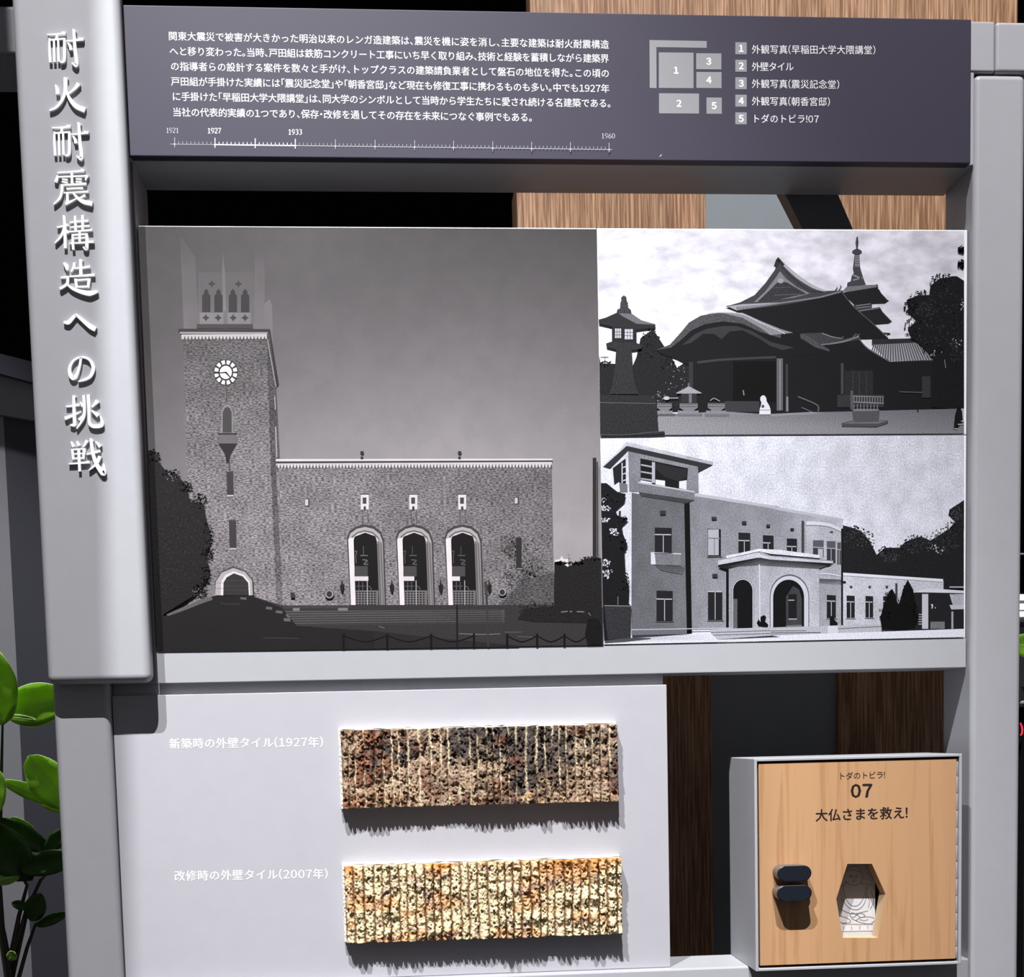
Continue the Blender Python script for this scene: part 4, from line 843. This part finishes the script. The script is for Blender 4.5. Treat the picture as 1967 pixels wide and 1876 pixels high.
# ================================================================ SCRATCHED WALL TILES
def vnoise(nx, ny, fx, fy, seed, octs=3):
    rs = np.random.RandomState(seed); out = np.zeros((ny, nx)); amp = 1; tot = 0
    for o in range(octs):
        gx, gy = max(2, int(fx * 2 ** o)), max(2, int(fy * 2 ** o))
        g = rs.rand(gy + 2, gx + 2)
        X = np.linspace(0, gx, nx, endpoint=False); Y = np.linspace(0, gy, ny, endpoint=False)
        xi, yi = X.astype(int), Y.astype(int); tx_, ty_ = X - xi, Y - yi
        tx_ = tx_ * tx_ * (3 - 2 * tx_); ty_ = ty_ * ty_ * (3 - 2 * ty_)
        a = g[yi][:, xi]; b_ = g[yi][:, xi + 1]; c = g[yi + 1][:, xi]; d = g[yi + 1][:, xi + 1]
        out += amp * ((a * (1 - tx_) + b_ * tx_) * (1 - ty_[:, None]) + (c * (1 - tx_) + d * tx_) * ty_[:, None]); tot += amp; amp *= .5
    return out / tot
TILE_M = tone_mat('fired_clay', .10, (900, 900, 900), .85, .15, bump=.3)
def wall_tile(label, x0, x1, z0, z1, seed, period, jit, style):
    t = thing('wall_tile', label, 'tile')
    nx, ny = 560, 150
    X = np.linspace(x0 + 1.6, x1, nx); Zs = np.linspace(z1 - 1.2, z0, ny)
    rs = np.random.RandomState(seed)
    edges = [X[0]]
    while edges[-1] < x1: edges.append(edges[-1] + period * rs.uniform(1 - jit, 1 + jit))
    edges = np.array(edges)
    wob = (vnoise(nx, ny, 6, 5, seed + 9, 3) - .5) * 2.2 + (vnoise(nx, ny, 40, 26, seed + 19, 2) - .5) * 1.6
    XX = X[None, :] + wob
    idx = np.clip(np.searchsorted(edges, XX) - 1, 0, len(edges) - 2)
    u = (XX - edges[idx]) / (edges[idx + 1] - edges[idx]); u = np.clip(u, 0, 1)
    prof = 1 - np.abs(2 * u - 1) ** 3.2
    rough = vnoise(nx, ny, 90, 19, seed + 1, 2); fine = vnoise(nx, ny, 230, 44, seed + 2, 1); big = vnoise(nx, ny, 22, 8, seed + 3, 2)
    rh = rs.uniform(.35, 1.0, len(edges))[idx]
    pit = np.clip((rough - .60) * 7, 0, 1) * prof
    h = 9.6 + 1.6 * style + 8.0 * prof * rh * (.35 + .9 * big) - 2.6 * pit + (fine - .5) * 1.5 * prof
    h = np.clip(h, 5.5, 20)
    yy = -h
    V = np.zeros((ny, nx, 3)); V[..., 0] = X[None, :]; V[..., 1] = yy; V[..., 2] = Zs[:, None]
    V[-1, :, 2] += (vnoise(nx, ny, 60, 4, seed + 4)[0] - .5) * 1.6; V[:, -1, 0] += (vnoise(nx, ny, 4, 60, seed + 5)[:, 0] - .5) * 1.2
    # colours
    c1 = vnoise(nx, ny, 9, 4, seed + 6, 3); c2 = vnoise(nx, ny, 34, 12, seed + 7, 3); sp = vnoise(nx, ny, 170, 50, seed + 8, 2)
    sx = np.linspace(0, 1, nx)[None, :]; sy = np.linspace(0, 1, ny)[:, None]
    mixf = lambda a, b_, k: a * (1 - k[..., None]) + b_ * k[..., None]
    if style == 0:
        base = lin([178, 152, 128])[None, None, :] * np.ones((ny, nx, 1))
        base = mixf(base, lin([160, 108, 80]), np.clip((c1 - .42) * 5, 0, 1))
        dk = np.clip((1.0 - np.abs(sx - .60) * 1.9) * 1.5, 0, 1) * np.clip(1.35 - sy * 1.0, 0, 1)
        base = mixf(base, lin([74, 68, 66]), np.clip(dk * 1.2 + (c1 - .5) * 2.8 + .02 + np.clip((c2 - .55) * 3, -.4, .8), 0, .96))
        base = mixf(base, lin([214, 176, 134]), np.clip((c2 - .55) * 6, 0, 1) * np.clip((sy - .5) * 2.2, 0, 1))
        base = mixf(base, lin([124, 80, 62]), np.clip((vnoise(nx, ny, 14, 6, seed + 12) - .62) * 6, 0, .8))
        grv = lin([222, 204, 172])
        gk = np.clip((.16 - np.minimum(u, 1 - u)) * 18, 0, 1) * np.clip((vnoise(nx, ny, 26, 3, seed + 30) - .36) * 6, 0, 1)
    else:
        base = lin([246, 228, 184])[None, None, :] * np.ones((ny, nx, 1))
        base = mixf(base, lin([220, 158, 104]), np.clip((c1 - .54) * 6, 0, .75))
        base = mixf(base, lin([190, 166, 150]), np.clip((c2 - .60) * 6, 0, .8))
        base = mixf(base, lin([238, 160, 84]), np.clip(.22 - sy, 0, 1) * 4 * np.clip((c1 - .4) * 4, 0, 1))
        grv = lin([138, 98, 62]); gk = np.clip((.13 - np.minimum(u, 1 - u)) * 18, 0, .9)
    base = base * (.78 + .5 * sp[..., None])
    base = mixf(base, np.broadcast_to(grv, base.shape), gk)
    base = base * (1 - .45 * pit[..., None])
    base = np.clip(base * .68, 0, .9)
    n = nx * ny
    verts = V.reshape(-1, 3)
    ii = np.arange(n).reshape(ny, nx)
    F = np.stack([ii[:-1, :-1], ii[1:, :-1], ii[1:, 1:], ii[:-1, 1:]], -1).reshape(-1, 4)
    ring = np.concatenate([ii[0, :], ii[1:, -1], ii[-1, -2::-1], ii[-2:0:-1, 0]])
    back = verts[ring].copy(); back[:, 1] = -3.4
    rb = n + np.arange(len(ring)); rn = np.roll(ring, -1); rbn = np.roll(rb, -1)
    F2 = np.stack([ring, rn, rbn, rb], -1)
    allv = np.concatenate([verts, back]) * M; allf = np.concatenate([F, F2])
    me = bpy.data.meshes.new('tile_body')
    me.vertices.add(len(allv)); me.vertices.foreach_set('co', allv.ravel())
    me.loops.add(allf.size); me.loops.foreach_set('vertex_index', allf.ravel().astype(np.int32))
    me.polygons.add(len(allf)); me.polygons.foreach_set('loop_start', np.arange(0, allf.size, 4, dtype=np.int32))
    me.polygons.foreach_set('loop_total', np.full(len(allf), 4, np.int32))
    me.update(calc_edges=True)
    ca = me.color_attributes.new('tone', 'FLOAT_COLOR', 'POINT')
    cc = np.ones((len(allv), 4), np.float32); cc[:n, :3] = base.reshape(-1, 3); cc[n:, :3] = lin([110, 88, 70]); ca.data.foreach_set('color', cc.ravel())
    me.materials.append(TILE_M)
    link(bpy.data.objects.new('tile_body', me), t)
    b_ = bmesh.new(); box(b_, x0 - .6, x1 + .6, -3.6, -.45, z0 + .5, z1 + 1.2, .5, 1)
    obj('mortar_bed', b_, 'mortar', t)
    # lumps of white mortar squeezed out at the left and upper edges
    b_ = bmesh.new()
    box(b_, x0 - .2, x0 + 2.6, -7.5, -3, z0 - .5, z1, .8, 2); box(b_, x0, x1, -6.5, -3, z1 - 1.6, z1 + .7, .7, 2)
    bmesh.ops.subdivide_edges(b_, edges=[e for e in b_.edges if e.calc_length() > .02], cuts=40, use_grid_fill=True)
    for v in b_.verts: v.co += Vector((random.uniform(-.25, .25), random.uniform(-.8, .5), random.uniform(-.3, .3))) * M
    obj('mortar_rim', b_, 'mortar', t)
    return t
wall_tile('upper scratched clay tile, charred dark grey and brown, mounted on the pale label panel', -156.8, 70.2, -258.4, -194.1, 11, 7.4, .32, 0)
wall_tile('lower scratched clay tile, cream and orange, mounted on the pale label panel', -157.6, 71.3, -368.6, -304.5, 23, 7.2, .2, 1)

# ================================================================ QUIZ BOX with hinged wooden door
YX = -36
qb = thing('flap_box', 'small grey wall box with a maple flap door, two navy grips and hexagonal peephole', 'box')
T_ = 2.4
b_ = bmesh.new()
for a in ((x_box0, x_box0 + T_, YX, YI - 1, z_box0, z_box1), (x_box1 - T_, x_box1, YX, YI - 1, z_box0, z_box1),
          (x_box0 + T_, x_box1 - T_, YX, YI - 1, z_box1 - T_, z_box1), (x_box0 + T_, x_box1 - T_, YX, YI - 1, z_box0, z_box0 + T_)):
    box(b_, *a, .45, 1)
obj('casing', b_, 'grey_paint', qb)
bx('inner_back', x_box0 + T_, x_box1 - T_, 8, 12, z_box0 + T_, z_box1 - T_, 'gap', qb)
e8 = zf(1430, 1430, 4.2065)
YD = -34.5; DT = 15
dx0, dz1 = at(*e8(115, 152), YD); dx1, _ = at(*e8(1712, 112), YD); dz0 = at(*e8(1000, 1752), YD)[1]
HEX = [at(*e8(*p), YD) for p in ((832, 962), (1030, 962), (1140, 1205), (1078, 1560), (795, 1560), (742, 1245))]
rim = [(dx0, dz1), (dx1, dz1), (dx1, dz0), (dx0, dz0)]
V = [(x, YD, z) for x, z in rim] + [(x, YD, z) for x, z in HEX] + [(x, YD + DT, z) for x, z in rim] + [(x, YD + DT, z) for x, z in HEX]
F = [(0, 4, 5, 1), (1, 5, 6), (1, 6, 7, 2), (2, 7, 8, 3), (3, 8, 9), (0, 3, 9, 4)]
F = [tuple(reversed(f)) for f in F]
F += [tuple(10 + i for i in reversed(f)) for f in F] + [(0, 1, 11, 10), (1, 2, 12, 11), (2, 3, 13, 12), (3, 0, 10, 13)]
door = mesh_obj('door', V, F, 'maple', qb)
V = [(x, YD + .02, z) for x, z in HEX] + [(x, YD + DT, z) for x, z in HEX]
mesh_obj('cut_edge', V, [(i, (i + 1) % 6, 6 + (i + 1) % 6, 6 + i) for i in range(6)], 'maple_core', door)
text_line('door_text', 'トダのトビラ!', e8(755, 254), e8(1138, 243), 15, YD - .1, 'dark_ink', door, .008)
text_line('door_number', '07', e8(856, 372), e8(1036, 369), 33, YD - .1, 'dark_ink', door, .034)
text_line('door_text', '大仏さまを救え!', e8(572, 572), e8(1322, 547), 24.5, YD - .1, 'dark_ink', door, .022)
# grips
for (u0, u1, v0, v1) in ((265, 543, 982, 1098), (262, 546, 1142, 1258)):
    yf = YD - 15
    p0 = at(*e8(u0, v0), yf); p1 = at(*e8(u1, v1), yf)
    r = abs(p0[1] - p1[1]) / 2; cz = (p0[1] + p1[1]) / 2; xa, xb = p0[0] + r, p1[0] - r
    outl = [(xb + r * math.sin(t), cz + r * math.cos(t)) for t in np.linspace(0, math.pi, 14)] + [(xa - r * math.sin(t), cz - r * math.cos(t)) for t in np.linspace(0, math.pi, 14)]
    n = len(outl)
    V = [(x, YD, z) for x, z in outl] + [(x, yf + .5, z) for x, z in outl]
    grip = mesh_obj('grip', V, [(i, (i + 1) % n, n + (i + 1) % n, n + i) for i in range(n)] + [tuple(range(n, 2 * n))], 'clear_tan', door)
    k_ = 1 - .4 / r
    V = [(x, yf + .5, z) for x, z in outl] + [((x - (xa + xb) / 2) * k_ + (xa + xb) / 2, yf, (z - cz) * k_ + cz) for x, z in outl]
    mesh_obj('grip_face', V, [(i, (i + 1) % n, n + (i + 1) % n, n + i) for i in range(n)] + [tuple(range(n, 2 * n))], 'navy', door)
# hinge
hg_x0, hg_x1 = dx1 + .6, x_box1 - T_ - .2
hinge = bx('hinge', hg_x0, x_box1 - T_ + .1, YD + 2.4, YD + 3.4, dz0 + 1, dz1, 'steel', qb)
rad = (hg_x1 - hg_x0) / 2
N = 12; hh = (dz1 - dz0) / (N - .3)
for k in range(N):
    z1 = dz1 - .4 - k * hh; z0 = max(z1 - hh + .7, dz0 + .5)
    if z0 >= z1: continue
    b_ = bmesh.new()
    bmesh.ops.create_cone(b_, cap_ends=True, segments=16, radius1=rad * 1.0 * M, radius2=rad * M, depth=(z1 - z0) * M)
    bmesh.ops.translate(b_, verts=b_.verts, vec=Vector(((hg_x0 + hg_x1) / 2, YD + 1.6, (z0 + z1) / 2)) * M)
    obj('hinge_knuckle', b_, 'steel', hinge, True)
# card with a line drawing of a seated statue
YC = YD + DT + 3
cx0 = at(*e8(690, 1000), YC)[0]; cx1 = at(*e8(1056, 1200), YC)[0]; cz1 = at(*e8(900, 900), YC)[1]; cz0 = at(*e8(900, 1640), YC)[1]
card = tag(bx('drawing_card', cx0, cx1, YC, YC + 1.2, z_box0 + T_ + .05, cz1, 'card'), 'white card with a pencil line drawing of a seated statue, behind the hexagonal peephole', 'card')
DR = [[(805, 1075), (820, 1015), (870, 982), (920, 985), (950, 1040), (958, 1060), (945, 1105), (915, 1130), (850, 1130), (815, 1100)],
      [(820, 1030), (870, 1010), (940, 1030)], [(845, 1065), (880, 1072), (880, 1095), (870, 1098)], [(840, 1050), (870, 1055)], [(890, 1062), (915, 1055)], [(850, 1062), (870, 1066)], [(890, 1072), (918, 1068)], [(868, 1108), (905, 1104)],
      [(815, 1100), (820, 1120), (770, 1150), (745, 1190)], [(945, 1105), (950, 1122), (1030, 1135), (1050, 1180)], [(795, 1130), (805, 1200), (830, 1260), (870, 1300), (920, 1295), (960, 1240), (985, 1140)],
      [(780, 1190), (800, 1260), (850, 1320), (920, 1330), (970, 1280), (990, 1200)], [(1005, 1140), (985, 1200), (1010, 1260), (1000, 1320)], [(1020, 1180), (1045, 1260), (1015, 1330)], [(780, 1240), (790, 1330), (775, 1390)],
      [(770, 1320), (820, 1350), (880, 1365), (940, 1355), (1000, 1340)], [(850, 1380), (880, 1395), (910, 1375), (940, 1395), (975, 1380), (940, 1360), (905, 1370), (870, 1355), (850, 1380)],
      [(770, 1380), (830, 1400), (860, 1430), (800, 1440), (775, 1430)], [(900, 1420), (940, 1395), (1010, 1390), (1048, 1400)], [(860, 1400), (900, 1420), (960, 1440), (1020, 1445), (1050, 1420)], [(930, 1410), (970, 1420), (1000, 1410)],
      [(785, 1445), (850, 1448), (940, 1450), (1040, 1450)], [(787, 1508), (900, 1506), (1040, 1504)], [(865, 1465), (868, 1495)], [(935, 1462), (930, 1480), (934, 1492)], [(995, 1462), (998, 1485)], [(800, 1465), (802, 1492)]]
st = [([e8(*q) for q in s], .75) for s in DR]
V, F = strokes_mesh(st, YC - .08); mesh_obj('pencil_line', V, F, 'line', card)

# ================================================================ BACKGROUND oak columns and recess
YO = 225
xo = lambda u, v=500, y=YO: at(u, v, y)[0]
lint_z0 = at(1300, 235, 165)[1]
t = tag(bx('oak_panel', at(1018, 15, YO)[0], at(1955, 20, YO)[0], YO, YO + 40, 333, 760, 'oak', None, .5), 'wide oak veneer panel rising behind the top of the slate sign', 'panel')
zt, zb = 330, FLOOR
tag(bx('oak_column', xo(993, 400), xo(1357), YO, YO + 60, zb, zt, 'oak', None, .6), 'left oak veneer column behind the frame, next to the black gap', 'column')
tag(bx('oak_column', xo(1608), xo(1925), YO, YO + 60, zb, zt, 'oak', None, .6), 'right oak veneer column behind the frame, crossed by the shadow of an added bar', 'column')
tag(bx('recess_panel', xo(1357) + .5, xo(1608) - .5, YO + 6, YO + 40, zb, zt, 'recess_grey', None), 'blue grey flat panel recessed between the two oak columns', 'panel')
# dark bar added behind the frame to stand in for a diagonal shadow
p = [at(1500, 360, 57), at(1603, 360, 57), at(1650, 470, 57), at(1556, 470, 57)]
d0, d1 = np.array(p[0]) - np.array(p[3]), np.array(p[1]) - np.array(p[2])
q = [tuple(np.array(p[0]) + d0 * .7), tuple(np.array(p[1]) + d1 * .7), tuple(np.array(p[2]) - d1 * .5), tuple(np.array(p[3]) - d0 * .5)]
V = [(x, 56, z) for x, z in q] + [(x, 72, z) for x, z in q]
mesh_obj('shadow_bar', V, [(3, 2, 1, 0), (4, 5, 6, 7), (0, 1, 5, 4), (1, 2, 6, 5), (2, 3, 7, 6), (3, 0, 4, 7)], 'slate_steel', fr)
bx('shelf_lip', xl + .5, 112, 6, 20, SH_B - 12, SH_B + .5, 'grey_paint', fr)

# ================================================================ LEFT BACKGROUND partition
pt = thing('display_counter', 'slate and pale grey exhibition counter with dark rim, behind the left post', 'counter')
YP = 420
a0 = at(-60, 680, YP); a1_ = at(0, 684, YP); a2_ = at(60, 700, YP)
def slab(name, pts, y0, y1, m, parent):
    n = len(pts); V = [(x, y0, z) for x, z in pts] + [(x, y1, z) for x, z in pts]
    return mesh_obj(name, V, [tuple(reversed(range(n))), tuple(range(n, 2 * n))] + [(i, (i + 1) % n, n + (i + 1) % n, n + i) for i in range(n)], m, parent)
P_ = lambda u, v, y=YP: at(u, v, y)
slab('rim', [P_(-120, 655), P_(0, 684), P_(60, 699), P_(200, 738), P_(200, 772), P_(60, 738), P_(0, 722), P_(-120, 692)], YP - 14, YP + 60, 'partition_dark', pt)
slab('reflection_band', [P_(-120, 692), P_(0, 722), P_(200, 772), P_(200, 830), P_(0, 796), P_(-120, 780)], YP, YP + 60, 'partition', pt)  # paler band paints in a reflection along the counter top
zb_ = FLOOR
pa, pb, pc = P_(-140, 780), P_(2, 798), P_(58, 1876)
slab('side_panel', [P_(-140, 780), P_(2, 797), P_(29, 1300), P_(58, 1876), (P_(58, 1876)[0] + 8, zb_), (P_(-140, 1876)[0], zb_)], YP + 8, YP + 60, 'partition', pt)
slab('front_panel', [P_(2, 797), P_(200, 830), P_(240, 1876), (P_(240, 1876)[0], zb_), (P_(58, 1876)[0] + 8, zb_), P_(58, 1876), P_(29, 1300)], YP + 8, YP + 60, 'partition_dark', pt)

# ================================================================ PLANTS
def leaf(parent, b0, tip, w_, y0, y1, m, fold=.25, droop=.1, seed=0):
    """curved leaf from base pixel to tip pixel, w_ px wide, as a folded patch with a raised rib"""
    rs = random.Random(seed); n, k = 14, 6
    A = np.array([*at(*b0, y0)]); B_ = np.array([*at(*tip, y1)])
    d = B_ - A; L = np.hypot(*d); u = d / L; nrm = np.array([-u[1], u[0]]); W = w_ * .46 / 2
    V, F = [], []
    for i in range(n + 1):
        s = i / n; prof = math.sin(math.pi * min(1, s * .96 + .02)) ** .62 * (1 - .12 * s)
        if i in (0,): prof = .05
        if i == n: prof = .04
        c = A + d * s
        for j in range(-k // 2, k // 2 + 1):
            t_ = j / (k / 2)
            q = c + nrm * W * prof * t_
            wave = .06 * math.sin(s * 14 + seed) * abs(t_)
            yy = y0 + (y1 - y0) * s - W * fold * abs(t_) * prof + W * wave + L * droop * s * s
            V.append((q[0], yy, q[1]))
    row = k + 1
    for i in range(n):
        for j in range(k): F.append((i * row + j, i * row + j + 1, (i + 1) * row + j + 1, (i + 1) * row + j))
    o = mesh_obj('leaf', V, F, m, parent, True)
    md = o.modifiers.new('thickness', 'SOLIDIFY'); md.thickness = .0004
    # pale edge and midrib: thin cords of their own
    cords = []
    for j in (0, k // 2, k): cords.append([V[i * row + j] for i in range(n + 1)])
    mv = 'leaf_edge' if m == 'leaf' else 'leaf_shaded'
    tube('vein', [(x, y - .3, z) for x, y, z in cords[1]], [.35] * (n + 1), mv, o, 5)
    for c in (cords[0], cords[2]): tube('leaf_margin', [(x, y - .1, z) for x, y, z in c], [.3] * (n + 1), mv, o, 5)
    return o
def tube(name, P, r, m, parent, n=8):
    """round cord of changing radius along points in mm"""
    P = [Vector(p) for p in P]; V = []; F = []
    for i, p in enumerate(P):
        d = (P[min(i + 1, len(P) - 1)] - P[max(i - 1, 0)]).normalized()
        a = d.cross(Vector((0, 1, 0)));  a = a.normalized() if a.length > 1e-4 else Vector((1, 0, 0)); b_ = d.cross(a).normalized()
        for k in range(n):
            t_ = 2 * math.pi * k / n; q = p + (a * math.cos(t_) + b_ * math.sin(t_)) * r[i]; V.append(tuple(q))
    for i in range(len(P) - 1):
        for k in range(n): F.append((i * n + k, i * n + (k + 1) % n, (i + 1) * n + (k + 1) % n, (i + 1) * n + k))
    F += [tuple(range(n)), tuple(reversed(range((len(P) - 1) * n, len(P) * n)))]
    return mesh_obj(name, V, F, m, parent, True)
def stem(parent, pts, r, m='stem'):
    return tube('stem', [(at(u, v, y)[0], y, at(u, v, y)[1]) for u, v, y in pts], r, m, parent)
pl = thing('potted_plant', 'leafy green umbrella plant standing behind the lower left post', 'plant')
G, D = 'leaf', 'leaf_shaded'
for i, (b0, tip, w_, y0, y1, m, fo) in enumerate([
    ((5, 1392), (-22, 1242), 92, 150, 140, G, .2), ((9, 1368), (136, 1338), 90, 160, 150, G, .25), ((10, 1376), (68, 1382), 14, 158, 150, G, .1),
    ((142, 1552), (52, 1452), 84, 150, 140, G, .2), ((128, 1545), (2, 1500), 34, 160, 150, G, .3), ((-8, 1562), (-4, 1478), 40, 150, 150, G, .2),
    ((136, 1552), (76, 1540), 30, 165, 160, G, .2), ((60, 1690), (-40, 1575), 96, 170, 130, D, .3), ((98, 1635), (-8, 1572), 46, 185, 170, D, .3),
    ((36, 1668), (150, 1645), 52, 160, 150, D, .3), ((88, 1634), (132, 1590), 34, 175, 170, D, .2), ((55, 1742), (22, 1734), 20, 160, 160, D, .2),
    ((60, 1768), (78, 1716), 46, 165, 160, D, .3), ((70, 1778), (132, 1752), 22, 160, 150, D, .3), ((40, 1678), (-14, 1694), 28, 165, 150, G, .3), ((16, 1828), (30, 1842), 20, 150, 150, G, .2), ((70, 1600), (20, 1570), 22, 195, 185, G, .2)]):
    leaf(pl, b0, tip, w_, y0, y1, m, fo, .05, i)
stem(pl, [(22, 1960, 170), (18, 1876, 170), (2, 1780, 165), (-2, 1690, 165), (5, 1390, 160)], [5, 5, 3.5, 2.4, 1])
stem(pl, [(18, 1860, 170), (36, 1760, 168), (52, 1700, 165), (40, 1668, 162)], [3.4, 2, 1.5, .8])
stem(pl, [(20, 1850, 170), (50, 1750, 168), (78, 1690, 165), (104, 1660, 165)], [2.6, 1.8, 1.5, .8])
stem(pl, [(24, 1876, 172), (44, 1790, 172), (60, 1720, 170)], [2, 1.6, .8]); stem(pl, [(30, 1900, 172), (52, 1820, 172), (68, 1775, 170), (85, 1765, 168)], [2, 1.8, 1.3, .7])
stem(pl, [(52, 1700, 165), (30, 1665, 160), (0, 1640, 150)], [1.4, 1, .6]); stem(pl, [(60, 1690, 165), (68, 1665, 165), (90, 1630, 170)], [1.4, 1, .6])
gx, gz = at(20, 1960, 170)
stem(pl, [(22, 1950, 170), (24, 2600, 170)], [5, 7])
bz = FLOOR
def lathe(name, prof, cx, cy, m, parent, n=28):
    V = []; F = []
    for r, z in prof:
        for k in range(n): V.append((cx + r * math.cos(2 * math.pi * k / n), cy + r * math.sin(2 * math.pi * k / n), z))
    for i in range(len(prof) - 1):
        for k in range(n): F.append((i * n + k, i * n + (k + 1) % n, (i + 1) * n + (k + 1) % n, (i + 1) * n + k))
    F.append(tuple(range(n))); F.append(tuple(reversed(range((len(prof) - 1) * n, len(prof) * n))))
    return mesh_obj(name, V, F, m, parent, True)
px_, _ = at(24, 2600, 170)
lathe('pot', [(85, bz), (95, bz + 10), (120, bz + 380), (128, bz + 390), (128, bz + 410), (118, bz + 410), (112, bz + 380)], px_, 230, 'pot', pl)
zs_ = at(24, 2600, 170)[1]
tube('stem', [(px_, 170, zs_), (px_, 225, bz + 375)], [7, 9], 'stem', pl)

# right strip: white strips, leaf, appliance
YR = 330
R_ = lambda u, v, y=YR: at(u, v, y)
rk = thing('strip_shelf_unit', 'shelf unit with three white glowing strips seen at the right edge', 'shelf')
ex0 = at(1948, 1150, YR)[0]
for v0, v1 in ((1141, 1152), (1159, 1170), (1174, 1184)):
    z1 = R_(1955, v0)[1]; z0 = R_(1955, v1)[1]
    bx('glowing_strip', ex0 - 3, ex0 + 320, YR, YR + 5, z0, z1, 'tube', rk, 1.8, 2)
bx('upright', ex0 + 300, ex0 + 340, YR + 6, YR + 60, FLOOR, R_(1955, 1050)[1], 'slate_steel', rk, 1)
bx('shelf_board', ex0 - 30, ex0 + 340, YR + 6, YR + 70, R_(1955, 1192)[1] - 2, R_(1955, 1138)[1], 'slate_steel', rk, 1)
bx('back_board', ex0 - 60, ex0 + 340, YR + 70, YR + 76, R_(1955, 1345)[1], R_(1955, 1190)[1], 'card', rk, 1)
bx('thin_rail', ex0 - 60, ex0 + 340, YR + 30, YR + 36, R_(1955, 1058)[1], R_(1955, 1055)[1], 'recess_grey', rk)
rp = thing('small_plant', 'green leaf of a plant showing at the right edge below the white strips', 'plant')
leaf(rp, (2040, 1245), (1928, 1236), 60, 250, 240, G, .2, .0, 3)
leaf(rp, (2040, 1245), (2070, 1130), 50, 250, 240, G, .2, .0, 4)
stem(rp, [(2040, 1245, 250), (2042, 1350, 255)], [1.5, 2])
lx, lz = at(2042, 1350, 255)
ap_x0 = at(1940, 1400, 300)[0]
ztop = at(1955, 1354, 260)[1]
ap = thing('black_appliance', 'black floor standing device with a red figure display, at the right edge', 'device')
bx('body', ap_x0, ap_x0 + 260, 262, 330, FLOOR, ztop - 4, 'appliance', ap, 2)
bx('lid', ap_x0 - 4, ap_x0 + 264, 256, 334, ztop - 4, ztop, 'appliance', ap, 1.5)
V, F = strokes_mesh([([(1960, 1388), (1963.5, 1398), (1963, 1408), (1960, 1412)], [2.4, 3.4, 3.4, 2.4])], 261.8); mesh_obj('red_digit', V, F, 'red_led', ap)
wl = bmesh.new()
cl = tag(obj('crumpled_cloth', (lambda b_: (box(b_, ap_x0 - 2, ap_x0 + 60, 258, 300, ztop + .1, ztop + 4.5, 1.5, 2), b_)[1])(wl), 'card'), 'white folded cloth lying on the black device', 'cloth')
bx('cable', ap_x0 - 4, ap_x0 - 1, 240, 243, FLOOR, FLOOR + 4, 'gap', ap) if False else None
lathe('pot', [(22, ztop + .2), (28, ztop + 18), (30, ztop + 20), (26, ztop + 20)], lx, 285, 'pot', rp, 20)
stem(rp, [(2042, 1350, 255), (2042, 1352, 282)], [1.5, 1.5])

# ================================================================ ceiling spotlights (unseen bodies; last two lamps and both flaps are added)
def lamp_body(label, L, aim, flap_edge=None, back=.35, side=1):
    """black spotlight; the optional flap is added unseen to cut the beam along one straight edge"""
    t = thing('track_spotlight', label, 'lamp')
    d = (aim - L).normalized()
    b_ = bmesh.new(); bmesh.ops.create_cone(b_, cap_ends=True, segments=24, radius1=.045, radius2=.035, depth=.12)
    mt = Matrix.Translation(L - d * .075) @ d.to_track_quat('Z', 'Y').to_matrix().to_4x4()
    bmesh.ops.transform(b_, matrix=mt, verts=b_.verts); obj('housing', b_, 'lamp_black', t)
    z = 3.9; top = L - d * .09
    b_ = bmesh.new(); box(b_, top.x * 1000 - 6, top.x * 1000 + 6, top.y * 1000 - 6, top.y * 1000 + 6, top.z * 1000, z * 1000 - .5)
    obj('mounting_rod', b_, 'lamp_black', t)
    if flap_edge:  # unseen flap added to block the left side of the beam
        e0, e1 = [L + (Vector(e) - L) * (back / (Vector(e) - L).length) for e in flap_edge]
        ed = (e1 - e0).normalized(); mid = (e0 + e1) / 2
        out = ed.cross(d).normalized() * side
        if out.x > 0: out = -out
        V = [mid - ed * .12, mid + ed * .12, mid + ed * .12 + out * .16, mid - ed * .12 + out * .16]
        V += [v + d * .002 for v in V]
        me = bpy.data.meshes.new('added_flap'); me.from_pydata([tuple(v) for v in V], [], [(0, 1, 2, 3), (7, 6, 5, 4), (0, 4, 5, 1), (1, 5, 6, 2), (2, 6, 7, 3), (3, 7, 4, 0)])
        me.materials.append(MT['lamp_black']); link(bpy.data.objects.new('added_flap', me), t)
        arm0 = (V[2] + V[3]) / 2
        b_ = bmesh.new(); q0 = L - d * .02 + out * .05
        dirv = arm0 - q0; bmesh.ops.create_cone(b_, cap_ends=True, segments=8, radius1=.004, radius2=.004, depth=dirv.length)
        bmesh.ops.transform(b_, matrix=Matrix.Translation((arm0 + q0) / 2) @ dirv.to_track_quat('Z', 'Y').to_matrix().to_4x4(), verts=b_.verts)
        obj('flap_arm', b_, 'lamp_black', t)
    return t
xe = at(184, 0, YB)[0] * M; xe2 = at(206, 1300, YB)[0] * M
lamp_body('black ceiling spotlight upper left with an added flap that cuts its beam', LB, AIM_B, [(xe, YB * M, .36), (xe2, YB * M, -.154)], .35, 1)
lamp_body('black ceiling spotlight straight above the title board', LA, AIM_A, [(-.385, 0, .40), (-.385, 0, -.154)], .5, 1)  # added flap keeps this lamp off the beam left of the board
lamp_body('added unseen black spotlight left of the exhibit that brightens the counter', LC, AIM_C)
lamp_body('added unseen black spotlight behind the exhibit that brightens the plant', LD, AIM_D)
bpy.data.objects.remove(_fo, do_unlink=True)
